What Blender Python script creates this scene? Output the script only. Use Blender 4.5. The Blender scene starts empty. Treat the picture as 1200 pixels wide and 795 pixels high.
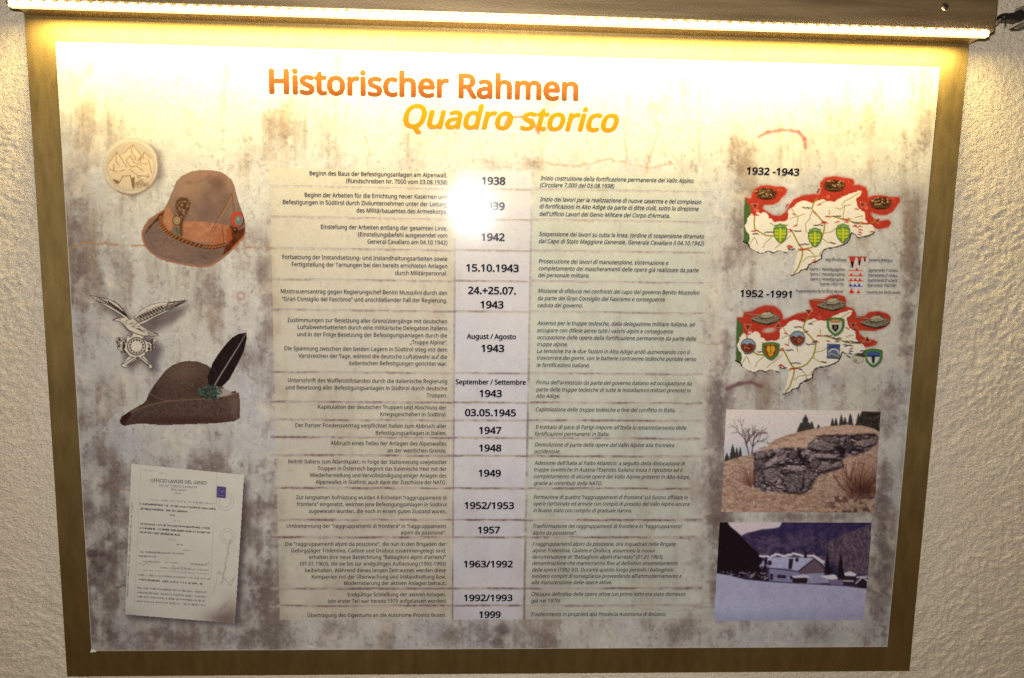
import bpy, math, os, random
import numpy as np
from mathutils import Matrix, Vector

# ------------------------------------------------------------------ camera, lamps, exposure
scene = bpy.context.scene
col = scene.collection
FPX = 900.0                      # focal length in pixels of a 1200 px wide frame
R = np.array([[0.9989349448, -0.0186415222, -0.0422074599],
              [0.0127173946, 0.9905573636, -0.1365077924],
              [0.0443536233, 0.1358256352, 0.9897394369]])
CP = np.array([0.56281437, 0.23974882, -1.08485358])   # camera, board coordinates (right, down, into the wall)
PH = 0.8606                      # height of the printed sheet, its width is 1.2
ZTOP = 1.90                      # its top edge above the floor


def bw(p):                       # board coordinates -> world
    return Vector((p[0] - 0.6, p[2], ZTOP - p[1]))


cam_d = bpy.data.cameras.new('camera')
cam_d.sensor_width = 36.0
cam_d.lens = 36.0 * FPX / 1200.0
cam_d.clip_start = 0.01
cam_d.clip_end = 50.0
cam = bpy.data.objects.new('camera', cam_d)
col.objects.link(cam)
scene.camera = cam
vr, vd, vf = [Vector((r[0], r[2], -r[1])) for r in R]
M = Matrix.Identity(4)
for i in range(3):
    M[i][0], M[i][1], M[i][2], M[i][3] = vr[i], -vd[i], -vf[i], bw(CP)[i]
cam.matrix_world = M

world = bpy.data.worlds.new('World')
scene.world = world
world.use_nodes = True
world.node_tree.nodes['Background'].inputs[0].default_value = (1.0, 0.68, 0.33, 1)
world.node_tree.nodes['Background'].inputs[1].default_value = 0.085

FLASH = 12.0                     # W
LED = 8.6                        # W, the whole LED strip
LED_COL = (1.0, 0.775, 0.30)
fl = bpy.data.lights.new('camera_flash', 'AREA')
fl.shape = 'ELLIPSE'
fl.size = 0.026
fl.size_y = 0.020
fl.energy = FLASH
fl.color = (1.0, 0.965, 0.95)
flo = bpy.data.objects.new('camera_flash', fl)
col.objects.link(flo)
flo.location = bw((0.537, 0.170, CP[2]))
aim = bw((0.60, 0.42, 0)) - flo.location
flo.rotation_euler = aim.to_track_quat('-Z', 'Y').to_euler()

vs = scene.view_settings
vs.view_transform = 'Standard'
vs.look = 'None'
vs.exposure = 0.0
vs.gamma = 1.0
vs.use_curve_mapping = False
scene.cycles.use_denoising = False
scene.cycles.max_bounces = 6
scene.cycles.sample_clamp_indirect = 4.0

# ------------------------------------------------------------------ geometry of the picture plane


def to_px(x, y, z=0.0):          # board coordinates -> photograph pixels (for reading colours off the drawing)
    X = np.stack([x, y, np.full_like(x, z)], -1) - CP
    c = X @ R.T
    return 600 + FPX * c[..., 0] / c[..., 2], 397.5 + FPX * c[..., 1] / c[..., 2]


def to_board(px, py, z=0.0):     # where a measured point lies on the board
    d = np.stack([(np.asarray(px, float) - 600) / FPX, (np.asarray(py, float) - 397.5) / FPX,
                  np.ones_like(np.asarray(px, float))], -1) @ R
    s = (z - CP[2]) / d[..., 2]
    return CP[0] + s * d[..., 0], CP[1] + s * d[..., 1]


# ------------------------------------------------------------------ noise and drawing helpers (numpy)
_rng = np.random.RandomState(11)
_TAB = _rng.rand(257, 257).astype(np.float32)


def vnoise(x, y, seed=0):
    x = x + seed * 17.31
    y = y + seed * 9.77
    xi = np.floor(x).astype(int)
    yi = np.floor(y).astype(int)
    fx = x - xi
    fy = y - yi
    fx = fx * fx * (3 - 2 * fx)
    fy = fy * fy * (3 - 2 * fy)
    a = _TAB[yi % 256, xi % 256]
    b = _TAB[yi % 256, (xi + 1) % 256]
    c = _TAB[(yi + 1) % 256, xi % 256]
    d = _TAB[(yi + 1) % 256, (xi + 1) % 256]
    return (a * (1 - fx) + b * fx) * (1 - fy) + (c * (1 - fx) + d * fx) * fy


def fbm(x, y, seed=0, octv=4, gain=0.5):
    s = 0
    a = 1.0
    t = 0
    ca, sa = math.cos(0.6), math.sin(0.6)
    for k in range(octv):
        s = s + a * vnoise(x, y, seed + k * 3)
        t += a
        a *= gain
        x, y = (x * ca - y * sa) * 2.03, (x * sa + y * ca) * 2.03
    return s / t


def sstep(a, b, x):
    t = np.clip((x - a) / (b - a), 0, 1)
    return t * t * (3 - 2 * t)


def lin(c):
    c = np.clip(np.asarray(c, np.float32), 0, 1)
    return np.where(c <= 0.04045, c / 12.92, ((c + 0.055) / 1.055) ** 2.4)


def rgb(r, g, b):
    return np.array([r, g, b], np.float32) / 255.0


def inside(px, py, poly):
    res = np.zeros(px.shape, bool)
    n = len(poly)
    for i in range(n):
        x0, y0 = poly[i]
        x1, y1 = poly[(i + 1) % n]
        if y0 == y1:
            continue
        c = ((y0 > py) != (y1 > py)) & (px < (x1 - x0) * (py - y0) / (y1 - y0) + x0)
        res ^= c
    return res


def blur(a, r):
    if r <= 0:
        return a
    n = int(math.ceil(r * 2.5))
    k = np.exp(-0.5 * (np.arange(-n, n + 1) / r) ** 2)
    k /= k.sum()
    p = np.pad(a, ((n, n), (0, 0)), mode='edge')
    a = sum(k[i] * p[i:i + a.shape[0]] for i in range(2 * n + 1))
    p = np.pad(a, ((0, 0), (n, n)), mode='edge')
    return sum(k[i] * p[:, i:i + a.shape[1]] for i in range(2 * n + 1))


class Canvas:
    """Flat artwork in its own drawing units; (ox, oy, k): photograph px = o + unit / k."""

    def __init__(s, ox, oy, k, w, h, res, base=(0, 0, 0)):
        s.ox, s.oy, s.k, s.res = ox, oy, k, res
        s.W, s.H = int(w * res), int(h * res)
        s.a = np.zeros((s.H, s.W, 3), np.float32) + np.asarray(base, np.float32)
        yy, xx = np.mgrid[0:s.H, 0:s.W]
        s.X = (xx + 0.5) / res
        s.Y = (yy + 0.5) / res

    def put(s, mask, c, al=1.0):
        m = (mask * al)[..., None]
        s.a = s.a * (1 - m) + np.asarray(c, np.float32) * m

    def mask(s, poly, soft=0.0):
        m = np.zeros((s.H, s.W), np.float32)
        xs = [p[0] for p in poly]
        ys = [p[1] for p in poly]
        x0 = max(0, int(min(xs) * s.res) - 1)
        x1 = min(s.W, int(max(xs) * s.res) + 2)
        y0 = max(0, int(min(ys) * s.res) - 1)
        y1 = min(s.H, int(max(ys) * s.res) + 2)
        if x1 <= x0 or y1 <= y0:
            return m
        X = s.X[y0:y1, x0:x1]
        Y = s.Y[y0:y1, x0:x1]
        q = 0.25 / s.res
        for dx, dy in ((-q, -q), (q, -q), (-q, q), (q, q)):
            m[y0:y1, x0:x1] += 0.25 * inside(X + dx, Y + dy, poly)
        return blur(m, soft * s.res) if soft else m

    def poly(s, pts, c, al=1.0, soft=0.0, grain=0.0, gs=6.0, seed=1):
        c = np.asarray(c, np.float32)
        m = s.mask(pts, soft)
        if grain:
            g = (fbm(s.X / gs, s.Y / gs, seed, 4, 0.6) - 0.5) * 2 * grain
            c = np.clip(c + g[..., None] * (0.4 + c), 0, 1)
        s.put(m, c, al)

    def line(s, pts, w, c, al=1.0, soft=0.5, tex=None):
        """polyline; w a number or one width per point"""
        ws = w if isinstance(w, (list, tuple)) else [w] * len(pts)
        tot = {}
        for i in range(len(pts) - 1):
            (xa, ya), (xb, yb) = pts[i], pts[i + 1]
            wa, wb = ws[i] / 2, ws[i + 1] / 2
            pad = max(wa, wb) + soft * 2 + 1 / s.res
            x0 = max(0, int((min(xa, xb) - pad) * s.res))
            x1 = min(s.W, int((max(xa, xb) + pad) * s.res) + 1)
            y0 = max(0, int((min(ya, yb) - pad) * s.res))
            y1 = min(s.H, int((max(ya, yb) + pad) * s.res) + 1)
            if x1 <= x0 or y1 <= y0:
                continue
            X = s.X[y0:y1, x0:x1]
            Y = s.Y[y0:y1, x0:x1]
            dx, dy = xb - xa, yb - ya
            L = dx * dx + dy * dy + 1e-9
            t = np.clip(((X - xa) * dx + (Y - ya) * dy) / L, 0, 1)
            d = np.hypot(X - xa - t * dx, Y - ya - t * dy)
            r = wa + (wb - wa) * t
            h = max(soft, 0.5 / s.res)
            m = np.clip((r + h - d) / (2 * h), 0, 1) * al
            if tex is not None:
                m = m * tex[y0:y1, x0:x1]
            m = m[..., None]
            b = s.a[y0:y1, x0:x1]
            s.a[y0:y1, x0:x1] = b * (1 - m) + np.asarray(c, np.float32) * m

    def ell(s, cx, cy, rx, ry, c, al=1.0, soft=0.6, rot=0.0):
        ca, sa = math.cos(rot), math.sin(rot)
        dx, dy = s.X - cx, s.Y - cy
        u = (dx * ca + dy * sa) / rx
        v = (-dx * sa + dy * ca) / ry
        d = (np.hypot(u, v) - 1) * min(rx, ry)
        s.put(np.clip(0.5 - d / (2 * max(soft, 0.4 / s.res)), 0, 1), c, al)

    def ring(s, cx, cy, r, w, c, al=1.0, soft=0.6):
        d = np.abs(np.hypot(s.X - cx, s.Y - cy) - r) - w / 2
        s.put(np.clip(0.5 - d / (2 * max(soft, 0.4 / s.res)), 0, 1), c, al)

    def glow(s, cx, cy, sx, sy, c, al=1.0):
        s.put(np.exp(-0.5 * (((s.X - cx) / sx) ** 2 + ((s.Y - cy) / sy) ** 2)), c, al)

    def px_sample(s, px, py):
        return s.sample((px - s.ox) * s.k, (py - s.oy) * s.k)

    def sample(s, u, v):
        x = np.clip(u * s.res - 0.5, 0, s.W - 1.001)
        y = np.clip(v * s.res - 0.5, 0, s.H - 1.001)
        xi = x.astype(int)
        yi = y.astype(int)
        fx = (x - xi)[..., None]
        fy = (y - yi)[..., None]
        a = s.a
        return ((a[yi, xi] * (1 - fx) + a[yi, xi + 1] * fx) * (1 - fy)
                + (a[yi + 1, xi] * (1 - fx) + a[yi + 1, xi + 1] * fx) * fy)

    def pp(s, pts):              # drawing units -> photograph pixels
        return [(s.ox + x / s.k, s.oy + y / s.k) for x, y in pts]


def rough_line(pts, amp, sub, seed):
    rr = random.Random(seed)
    out = []
    for i in range(len(pts) - 1):
        for k in range(sub):
            t = k / sub
            out.append((pts[i][0] + (pts[i + 1][0] - pts[i][0]) * t + rr.uniform(-amp, amp),
                        pts[i][1] + (pts[i + 1][1] - pts[i][1]) * t + rr.uniform(-amp, amp)))
    out.append(pts[-1])
    return out


# ------------------------------------------------------------------ materials
def new_mat(name):
    m = bpy.data.materials.new(name)
    m.use_nodes = True
    return m, m.node_tree.nodes, m.node_tree.links, m.node_tree.nodes['Principled BSDF']


def coord(n, l, scale=(1, 1, 1)):
    g = n.new('ShaderNodeNewGeometry')
    mp = n.new('ShaderNodeMapping')
    mp.inputs['Scale'].default_value = scale
    l.new(g.outputs['Position'], mp.inputs['Vector'])
    return mp.outputs['Vector']


def noise(n, l, vec, scale, detail=4, rough=0.6, dist=0.0):
    t = n.new('ShaderNodeTexNoise')
    t.inputs['Scale'].default_value = scale
    t.inputs['Detail'].default_value = detail
    t.inputs['Roughness'].default_value = rough
    t.inputs['Distortion'].default_value = dist
    l.new(vec, t.inputs['Vector'])
    return t.outputs['Fac']


def ramp(n, l, fac, a, b, p0=0.3, p1=0.7):
    r = n.new('ShaderNodeValToRGB')
    r.color_ramp.elements[0].position = p0
    r.color_ramp.elements[1].position = p1
    r.color_ramp.elements[0].color = (*a, 1)
    r.color_ramp.elements[1].color = (*b, 1)
    l.new(fac, r.inputs['Fac'])
    return r.outputs['Color']


def maprange(n, l, fac, a, b, c, d):
    r = n.new('ShaderNodeMapRange')
    for k, v in zip(('From Min', 'From Max', 'To Min', 'To Max'), (a, b, c, d)):
        r.inputs[k].default_value = v
    l.new(fac, r.inputs['Value'])
    return r.outputs['Result']


def bump(n, l, h, strength, dist, prev=None):
    b = n.new('ShaderNodeBump')
    b.inputs['Strength'].default_value = strength
    b.inputs['Distance'].default_value = dist
    l.new(h, b.inputs['Height'])
    if prev is not None:
        l.new(prev, b.inputs['Normal'])
    return b.outputs['Normal']


def mat_print():
    m, n, l, p = new_mat('glossy_print')
    at = n.new('ShaderNodeAttribute')
    at.attribute_name = 'Ink'
    v = coord(n, l)
    f = noise(n, l, v, 900, 3, 0.7)
    mr = maprange(n, l, f, 0.25, 0.75, 0.67, 0.89)
    mx = n.new('ShaderNodeVectorMath')
    mx.operation = 'SCALE'
    l.new(at.outputs['Color'], mx.inputs[0])
    l.new(mr, mx.inputs['Scale'])
    l.new(mx.outputs[0], p.inputs['Base Color'])
    r = maprange(n, l, noise(n, l, v, 14, 4), 0.3, 0.7, 0.070, 0.092)
    l.new(r, p.inputs['Roughness'])
    p.inputs['IOR'].default_value = 1.46
    p.inputs['Coat Weight'].default_value = 0.05
    p.inputs['Coat Roughness'].default_value = 0.20
    b = bump(n, l, noise(n, l, v, 160, 2), 0.04, 0.0006)
    b = bump(n, l, noise(n, l, v, 9, 2), 0.12, 0.002, b)
    l.new(b, p.inputs['Normal'])
    return m


def mat_core():
    m, n, l, p = new_mat('white_sheet_edge')
    v = coord(n, l)
    l.new(ramp(n, l, noise(n, l, v, 120), (0.55, 0.52, 0.46), (0.75, 0.72, 0.66)), p.inputs['Base Color'])
    p.inputs['Roughness'].default_value = 0.5
    return m


def mat_metal(name, a, b, rough, stretch, dirt=0.0):
    m, n, l, p = new_mat(name)
    p.inputs['Metallic'].default_value = 1.0
    v = coord(n, l, stretch)
    f = noise(n, l, v, 60, 5, 0.65)
    v2 = coord(n, l)
    g = noise(n, l, v2, 7, 5, 0.7)
    sp = noise(n, l, v2, 420, 2, 0.7)
    c1 = ramp(n, l, f, a, b, 0.3, 0.7)
    mx = n.new('ShaderNodeMix')
    mx.data_type = 'RGBA'
    mx.blend_type = 'MULTIPLY'
    mx.inputs[0].default_value = 1.0
    l.new(c1, mx.inputs[6])
    l.new(ramp(n, l, g, (0.92, 0.90, 0.88), (1.04, 1.03, 1.02), 0.3, 0.7), mx.inputs[7])
    l.new(mx.outputs[2], p.inputs['Base Color'])
    l.new(maprange(n, l, f, 0.25, 0.75, rough - 0.05, rough + 0.08), p.inputs['Roughness'])
    p.inputs['Anisotropic'].default_value = 0.35
    nb = bump(n, l, f, 0.05, 0.0003)
    nb = bump(n, l, sp, 0.22, 0.0005, nb)
    l.new(nb, p.inputs['Normal'])
    return m


def mat_wall():
    m, n, l, p = new_mat('white_limewash_plaster')
    v = coord(n, l)
    c = ramp(n, l, noise(n, l, v, 9, 5), (0.80, 0.70, 0.53), (0.88, 0.775, 0.60), 0.3, 0.7)
    l.new(c, p.inputs['Base Color'])
    p.inputs['Roughness'].default_value = 0.42
    p.inputs['Specular IOR Level'].default_value = 0.55
    vs_ = coord(n, l, (1, 1, 2.2))
    b = bump(n, l, noise(n, l, vs_, 190, 4, 0.6, 0.6), 0.8, 0.0035)
    b = bump(n, l, noise(n, l, v, 330, 3, 0.6), 0.8, 0.0022, b)
    l.new(b, p.inputs['Normal'])
    return m


def mat_emit(name, c, s, base=(0.8, 0.8, 0.75)):
    m, n, l, p = new_mat(name)
    p.inputs['Base Color'].default_value = (*base, 1)
    p.inputs['Emission Color'].default_value = (*c, 1)
    p.inputs['Emission Strength'].default_value = s
    p.inputs['Roughness'].default_value = 0.4
    return m


def mat_plain(name, a, b, rough, metal=0.0, scale=60):
    m, n, l, p = new_mat(name)
    v = coord(n, l)
    l.new(ramp(n, l, noise(n, l, v, scale), a, b), p.inputs['Base Color'])
    p.inputs['Roughness'].default_value = rough
    p.inputs['Metallic'].default_value = metal
    l.new(bump(n, l, noise(n, l, v, 500, 3), 0.2, 0.0004), p.inputs['Normal'])
    return m


M_PRINT = mat_print()
M_CORE = mat_core()
M_BRASS = mat_metal('brushed_brass_sheet', (0.385, 0.282, 0.115), (0.415, 0.305, 0.127), 0.50, (1, 1, 0.25))
M_HOOD = mat_metal('brushed_brass_hood', (0.50, 0.38, 0.21), (0.60, 0.46, 0.27), 0.42, (0.05, 1, 1))
M_WALL = mat_wall()
M_STRIP = mat_emit('led_strip_glow', LED_COL, 1.4)
M_CHIP = mat_emit('led_chip_glow', (1.0, 0.82, 0.50), 44.0)
M_DARK = mat_plain('black_rubber', (0.008, 0.007, 0.006), (0.02, 0.017, 0.015), 0.45)
M_STEEL = mat_plain('worn_steel', (0.35, 0.32, 0.27), (0.55, 0.5, 0.42), 0.35, 1.0)
M_GREY = mat_plain('grey_plastic', (0.22, 0.20, 0.17), (0.30, 0.28, 0.24), 0.5)
M_CREAM = mat_plain('cream_cable_sheath', (0.45, 0.38, 0.26), (0.55, 0.46, 0.32), 0.45)


# ------------------------------------------------------------------ object helpers
def link(name, me, mat, parent=None, loc=None):
    o = bpy.data.objects.new(name, me)
    if mat is not None and len(me.materials) == 0:
        me.materials.append(mat)
    col.objects.link(o)
    if parent is not None:
        o.parent = parent
        if parent.type == 'EMPTY':
            o.matrix_parent_inverse = Matrix.Translation(-parent.location)
    if loc is not None:
        o.location = loc
    return o


def raw_mesh(name, verts, faces, cols=None, smooth=False):
    """verts Nx3 world, faces MxK (equal corners) numpy"""
    me = bpy.data.meshes.new(name)
    verts = np.asarray(verts, np.float32)
    faces = np.asarray(faces, np.int32)
    nf, k = faces.shape
    me.vertices.add(len(verts))
    me.vertices.foreach_set('co', verts.ravel())
    me.loops.add(nf * k)
    me.loops.foreach_set('vertex_index', faces.ravel())
    me.polygons.add(nf)
    me.polygons.foreach_set('loop_start', np.arange(0, nf * k, k, dtype=np.int32))
    me.polygons.foreach_set('use_smooth', np.full(nf, bool(smooth)))
    me.update(calc_edges=True)
    if cols is not None:
        ca = me.color_attributes.new('Ink', 'FLOAT_COLOR', 'POINT')
        c4 = np.ones((len(verts), 4), np.float32)
        c4[:, :3] = cols
        ca.data.foreach_set('color', c4.ravel())
    me.validate()
    return me


def wv(x, y, z):                 # arrays in board coordinates -> world Nx3
    return np.stack([x - 0.6, np.zeros_like(x) + z, ZTOP - y], -1)


def grid_faces(nx, ny, keep=None):
    i = np.arange(nx - 1)[None, :] + np.arange(ny - 1)[:, None] * nx
    f = np.stack([i, i + nx, i + nx + 1, i + 1], -1).reshape(-1, 4)
    return f if keep is None else f[keep.ravel()]


def patch(name, parent, xs, ys, z, colour, keep=None):
    gx, gy = np.meshgrid(xs, ys)
    px, py = to_px(gx, gy)
    c = colour(px, py)
    k = None
    if keep is not None:
        cx = (gx[:-1, :-1] + gx[1:, 1:]) / 2
        cy = (gy[:-1, :-1] + gy[1:, 1:]) / 2
        k = keep(*to_px(cx, cy))
    f = grid_faces(len(xs), len(ys), k)
    v = wv(gx.ravel(), gy.ravel(), z)
    c = c.reshape(-1, 3)
    used = np.unique(f)
    mp = np.zeros(len(v), np.int32)
    mp[used] = np.arange(len(used))
    me = raw_mesh(name, v[used], mp[f], c[used])
    return link(name, me, M_PRINT, parent)


def picture(name, parent, cv, outline, gain, step=0.00075, z=-0.0001, tint=(1, 1, 1), halo=0.0):
    """a printed picture: outline in the drawing's units, colours from the drawing"""
    pts = cv.pp(outline)
    bx, by = to_board([p[0] for p in pts], [p[1] for p in pts])
    m_ = halo / cv.k * 0.0026
    xs = np.arange(bx.min() - m_, bx.max() + m_ + step, step)
    ys = np.arange(by.min() - m_, by.max() + m_ + step, step)
    if halo:
        hm = Canvas(cv.ox, cv.oy, cv.k, cv.W / cv.res, cv.H / cv.res, cv.res)
        hm.a[..., 0] = cv.mask(outline, halo)
        kf = lambda px, py: hm.px_sample(px, py)[..., 0] > 0.03
    else:
        kf = lambda px, py: inside(px, py, pts)
    tint = np.asarray(tint, np.float32)

    def colour(px, py):
        return np.clip(lin(cv.px_sample(px, py)) * gain * tint, 0.004, 0.86)
    return patch(name, parent, xs, ys, z, colour, kf)


def box_mesh(name, x0, x1, y0, y1, z0, z1, bev=0.0):
    """board coordinates box with chamfered edges"""
    import bmesh
    bm = bmesh.new()
    c = [bm.verts.new(bw((x, y, z))) for x in (x0, x1) for y in (y0, y1) for z in (z0, z1)]
    for f in ((0, 1, 3, 2), (4, 6, 7, 5), (0, 4, 5, 1), (2, 3, 7, 6), (0, 2, 6, 4), (1, 5, 7, 3)):
        bm.faces.new([c[i] for i in f])
    bmesh.ops.recalc_face_normals(bm, faces=bm.faces)
    if bev:
        bmesh.ops.bevel(bm, geom=bm.edges[:], offset=bev, segments=2, profile=0.5, affect='EDGES')
    me = bpy.data.meshes.new(name)
    bm.to_mesh(me)
    bm.free()
    return me


def tube(name, pts, r, mat, parent=None, seg=10):
    """smooth tube through board points"""
    P = [Vector(bw(p)) for p in pts]
    out = []
    for i in range(len(P) - 1):
        p0, p1, p2, p3 = P[max(i - 1, 0)], P[i], P[i + 1], P[min(i + 2, len(P) - 1)]
        for k in range(8):
            t = k / 8
            out.append(0.5 * ((2 * p1) + (p2 - p0) * t + (2 * p0 - 5 * p1 + 4 * p2 - p3) * t * t
                              + (3 * p1 - p0 - 3 * p2 + p3) * t ** 3))
    out.append(P[-1])
    V, F = [], []
    for i, p in enumerate(out):
        d = (out[min(i + 1, len(out) - 1)] - out[max(i - 1, 0)]).normalized()
        a = d.cross(Vector((0.13, 0.9, 0.31))).normalized()
        b = d.cross(a)
        for k in range(seg):
            an = 2 * math.pi * k / seg
            V.append(p + a * (r * math.cos(an)) + b * (r * math.sin(an)))
    for i in range(len(out) - 1):
        for k in range(seg):
            k2 = (k + 1) % seg
            F.append((i * seg + k, i * seg + k2, (i + 1) * seg + k2, (i + 1) * seg + k))
    me = bpy.data.meshes.new(name)
    me.from_pydata(V, [], F + [tuple(range(seg - 1, -1, -1)), tuple(range((len(out) - 1) * seg, len(out) * seg))])
    me.polygons.foreach_set('use_smooth', [True] * len(me.polygons))
    me.update()
    return link(name, me, mat, parent)


def tag(o, label, cat):
    o['label'] = label
    o['category'] = cat


# ------------------------------------------------------------------ wall
def build_wall():
    xs = np.concatenate([np.arange(-0.9, -0.13, 0.02), np.arange(-0.13, 0.03, 0.0022), np.arange(0.03, 1.17, 0.03),
                         np.arange(1.17, 1.42, 0.0022), np.arange(1.42, 2.2, 0.02)])
    ys = np.concatenate([np.arange(-0.7, -0.09, 0.02), np.arange(-0.09, 1.02, 0.0022), np.arange(1.02, 1.9, 0.02)])
    gx, gy = np.meshgrid(xs, ys)
    wx = gx + 0.03 * (fbm(gx * 12, gy * 12, 3, 2) - 0.5)
    wy = gy + 0.03 * (fbm(gx * 12, gy * 12, 7, 2) - 0.5)
    big = fbm(gx * 7, gy * 7, 1, 3) - 0.5
    # trowel drags: ridges stretched along a slowly turning direction, climbing to the upper right
    u = wx * 0.80 - wy * 0.60
    v = wx * 0.60 + wy * 0.80
    drag = fbm(u * 60, v * 170, 5, 3, 0.55) - 0.5
    grit = fbm(wx * 210, wy * 250, 9, 3, 0.6) - 0.5
    pits = -np.clip(fbm(wx * 75, wy * 90, 13, 2) - 0.70, 0, 1) * 6
    lumps = np.clip(fbm(wx * 55, wy * 95, 21, 3) - 0.55, 0, 1)
    h = 0.0040 * big + 0.0024 * drag + 0.0034 * grit + 0.0006 * pits + 0.0026 * lumps
    mask = sstep(0.35, 0.7, fbm(gx * 5, gy * 5, 31, 3))
    h = h * (0.55 + 0.6 * mask)
    h = np.clip(h, -0.006, 0.0042)
    v = wv(gx.ravel(), gy.ravel(), 0)
    v[:, 1] = 0.0200 - h.ravel()
    me = raw_mesh('wall', v, grid_faces(len(xs), len(ys)), None, True)
    o = link('wall', me, M_WALL)
    o['kind'] = 'structure'


build_wall()

# ------------------------------------------------------------------ the board: backing plate and printed sheet
board = bpy.data.objects.new('information_board', None)
board.location = bw((0.6, PH + 0.0411, 0.006))
col.objects.link(board)
tag(board, 'brass framed history board with dates, maps and hat pictures printed on concrete grey', 'sign')
link('backing_plate', box_mesh('backing_plate', -0.0395, 1.2402, -0.046, PH + 0.0411, 0.0016, 0.0150, 0.0006), M_BRASS, board)
sheet = link('printed_sheet', box_mesh('printed_sheet', -0.0010, 1.2010, -0.0010, PH + 0.0010, 0.0001, 0.0015, 0.0006), M_CORE, board)

_pc = bpy.data.meshes.new('peeled_corner')
_pc.from_pydata([bw(p) for p in ((-0.0022, PH + 0.0022, -0.0012), (0.0065, PH + 0.0018, -0.0004), (0.0040, PH - 0.0012, -0.0003), (-0.0006, PH - 0.0030, -0.0005),
                                 (-0.0018, PH + 0.0018, 0.0009), (0.0060, PH + 0.0014, 0.0006))], [], [(0, 1, 2), (0, 2, 3), (0, 4, 5, 1), (0, 3, 4)])
link('peeled_corner', _pc, M_CORE, sheet)

# -- concrete artwork, drawn in photograph pixels
SR = 1.6
bg = Canvas(55, 40, 1.0, 1060, 735, SR)
BX, BY = bg.X + 55, bg.Y + 40
n_big = fbm(BX / 130, BY / 110, 1, 4, 0.55)
n_mid = fbm(BX / 38, BY / 46, 5, 5, 0.62)
n_fin = fbm(BX / 9, BY / 9, 9, 4, 0.65)
n_str = fbm(BX / 17, BY / 150, 14, 4, 0.6)
n_spk = fbm(BX / 4.2, BY / 4.6, 19, 3, 0.6)
light = rgb(207, 206, 201)
cool = rgb(190, 191, 197)
stain = rgb(155, 145, 142)
brown = rgb(152, 124, 98)
bg.a = bg.a + light
bg.put(sstep(0.42, 0.68, fbm(BX / 90, BY / 70, 23, 3)), cool, 0.75)
bg.put(sstep(0.5, 0.75, fbm(BX / 60, BY / 140, 27, 3)), rgb(206, 200, 184), 0.4)
macro = np.zeros_like(BX)
TOPF = lambda cy: 0.38 if cy < 215 else (0.8 if cy < 520 else 1.0)
for cx, cy, sx, sy, am in [
        (84, 250, 9, 30, .50), (88, 330, 10, 50, .55), (90, 420, 12, 60, .45), (115, 300, 14, 26, .18), (126, 330, 10, 34, .32),
        (225, 335, 30, 18, .34), (265, 350, 34, 40, .14), (280, 400, 18, 60, .24), (305, 330, 12, 60, .24), (308, 430, 12, 70, .24),
        (300, 135, 26, 22, .30), (320, 170, 50, 26, .28), (300, 250, 22, 40, .12),
        (110, 560, 26, 60, .42), (130, 650, 30, 50, .50), (107, 664, 14, 20, .55), (125, 740, 34, 22, .48), (230, 545, 70, 14, .34),
        (305, 600, 18, 70, .40), (300, 700, 26, 34, .42), (265, 507, 14, 8, .42), (210, 748, 60, 12, .30), (320, 745, 40, 14, .22),
        (385, 748, 16, 12, .45), (545, 742, 26, 12, .36), (590, 748, 18, 14, .58), (640, 752, 14, 10, .30), (690, 738, 40, 10, .22),
        (845, 745, 10, 14, .42), (868, 740, 12, 14, .34), (788, 742, 14, 12, .34), (950, 744, 30, 10, .26), (1030, 740, 16, 14, .50),
        (842, 520, 9, 90, .40), (842, 640, 12, 60, .40), (848, 400, 12, 60, .28), (868, 330, 14, 70, .24), (858, 260, 12, 60, .22),
        (1060, 380, 12, 40, .60), (1050, 430, 14, 30, .34), (1070, 300, 12, 50, .42), (1078, 200, 12, 60, .34), (1085, 130, 10, 40, .20),
        (905, 140, 8, 50, .42), (882, 175, 8, 30, .30), (864, 190, 8, 40, .30), (945, 170, 10, 30, .16), (850, 150, 10, 20, .20), (1040, 165, 16, 26, .20),
        (1028, 322, 12, 12, .34), (1035, 560, 10, 60, .42), (1030, 650, 12, 60, .42), (1035, 690, 10, 40, .3), (940, 606, 90, 5, .34),
        (600, 190, 60, 6, .30), (585, 197, 14, 5, .34), (650, 196, 60, 8, .18), (742, 130, 6, 24, .22), (768, 130, 6, 30, .22), (735, 185, 34, 10, .28),
        (760, 215, 30, 40, .16), (700, 250, 60, 40, .05), (430, 130, 10, 30, .14), (425, 155, 14, 10, .26), (560, 150, 30, 30, .16), (640, 120, 10, 40, .16),
        (190, 150, 30, 50, .07), (120, 210, 16, 40, .12), (970, 440, 60, 10, .10), (880, 456, 26, 10, .14), (870, 470, 16, 20, .18),
        (400, 600, 140, 160, .06), (720, 560, 120, 160, .08), (690, 470, 8, 40, .10), (480, 420, 6, 40, .10)]:
    macro += am * TOPF(cy) * np.exp(-0.5 * (((BX - cx) / sx) ** 2 + ((BY - cy) / sy) ** 2))
low = sstep(330, 760, BY)
den = macro * (0.55 + 0.9 * n_fin) * (0.35 + 1.3 * sstep(0.3, 0.7, 0.4 * n_str + 0.6 * n_mid)) + 0.9 * (n_mid - 0.5) + 0.45 * (n_str - 0.5) + 0.35 * (n_big - 0.5) + 0.10 * low
bg.put(sstep(-0.06, 0.92, den), stain, 0.95)
bg.put(sstep(0.22, 1.05, den + 0.5 * (n_fin - 0.5)), rgb(102, 90, 87), 0.46)
n_crisp = fbm(BX / 3.0, BY / 3.6, 151, 4, 0.75)
n_drip = fbm(BX / 5.5, BY / 60, 155, 4, 0.65)
bg.put(sstep(0.54, 0.70, n_drip) * sstep(0.44, 0.60, n_mid) * 0.9, rgb(124, 108, 100), 0.24)
bg.put(sstep(0.56, 0.70, n_crisp) * sstep(0.42, 0.58, n_fin), rgb(96, 84, 84), 0.30)
bg.put(sstep(0.58, 0.72, fbm(BX / 3.4, BY / 3.4, 161, 4, .7)), rgb(226, 220, 206), 0.28)
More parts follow.
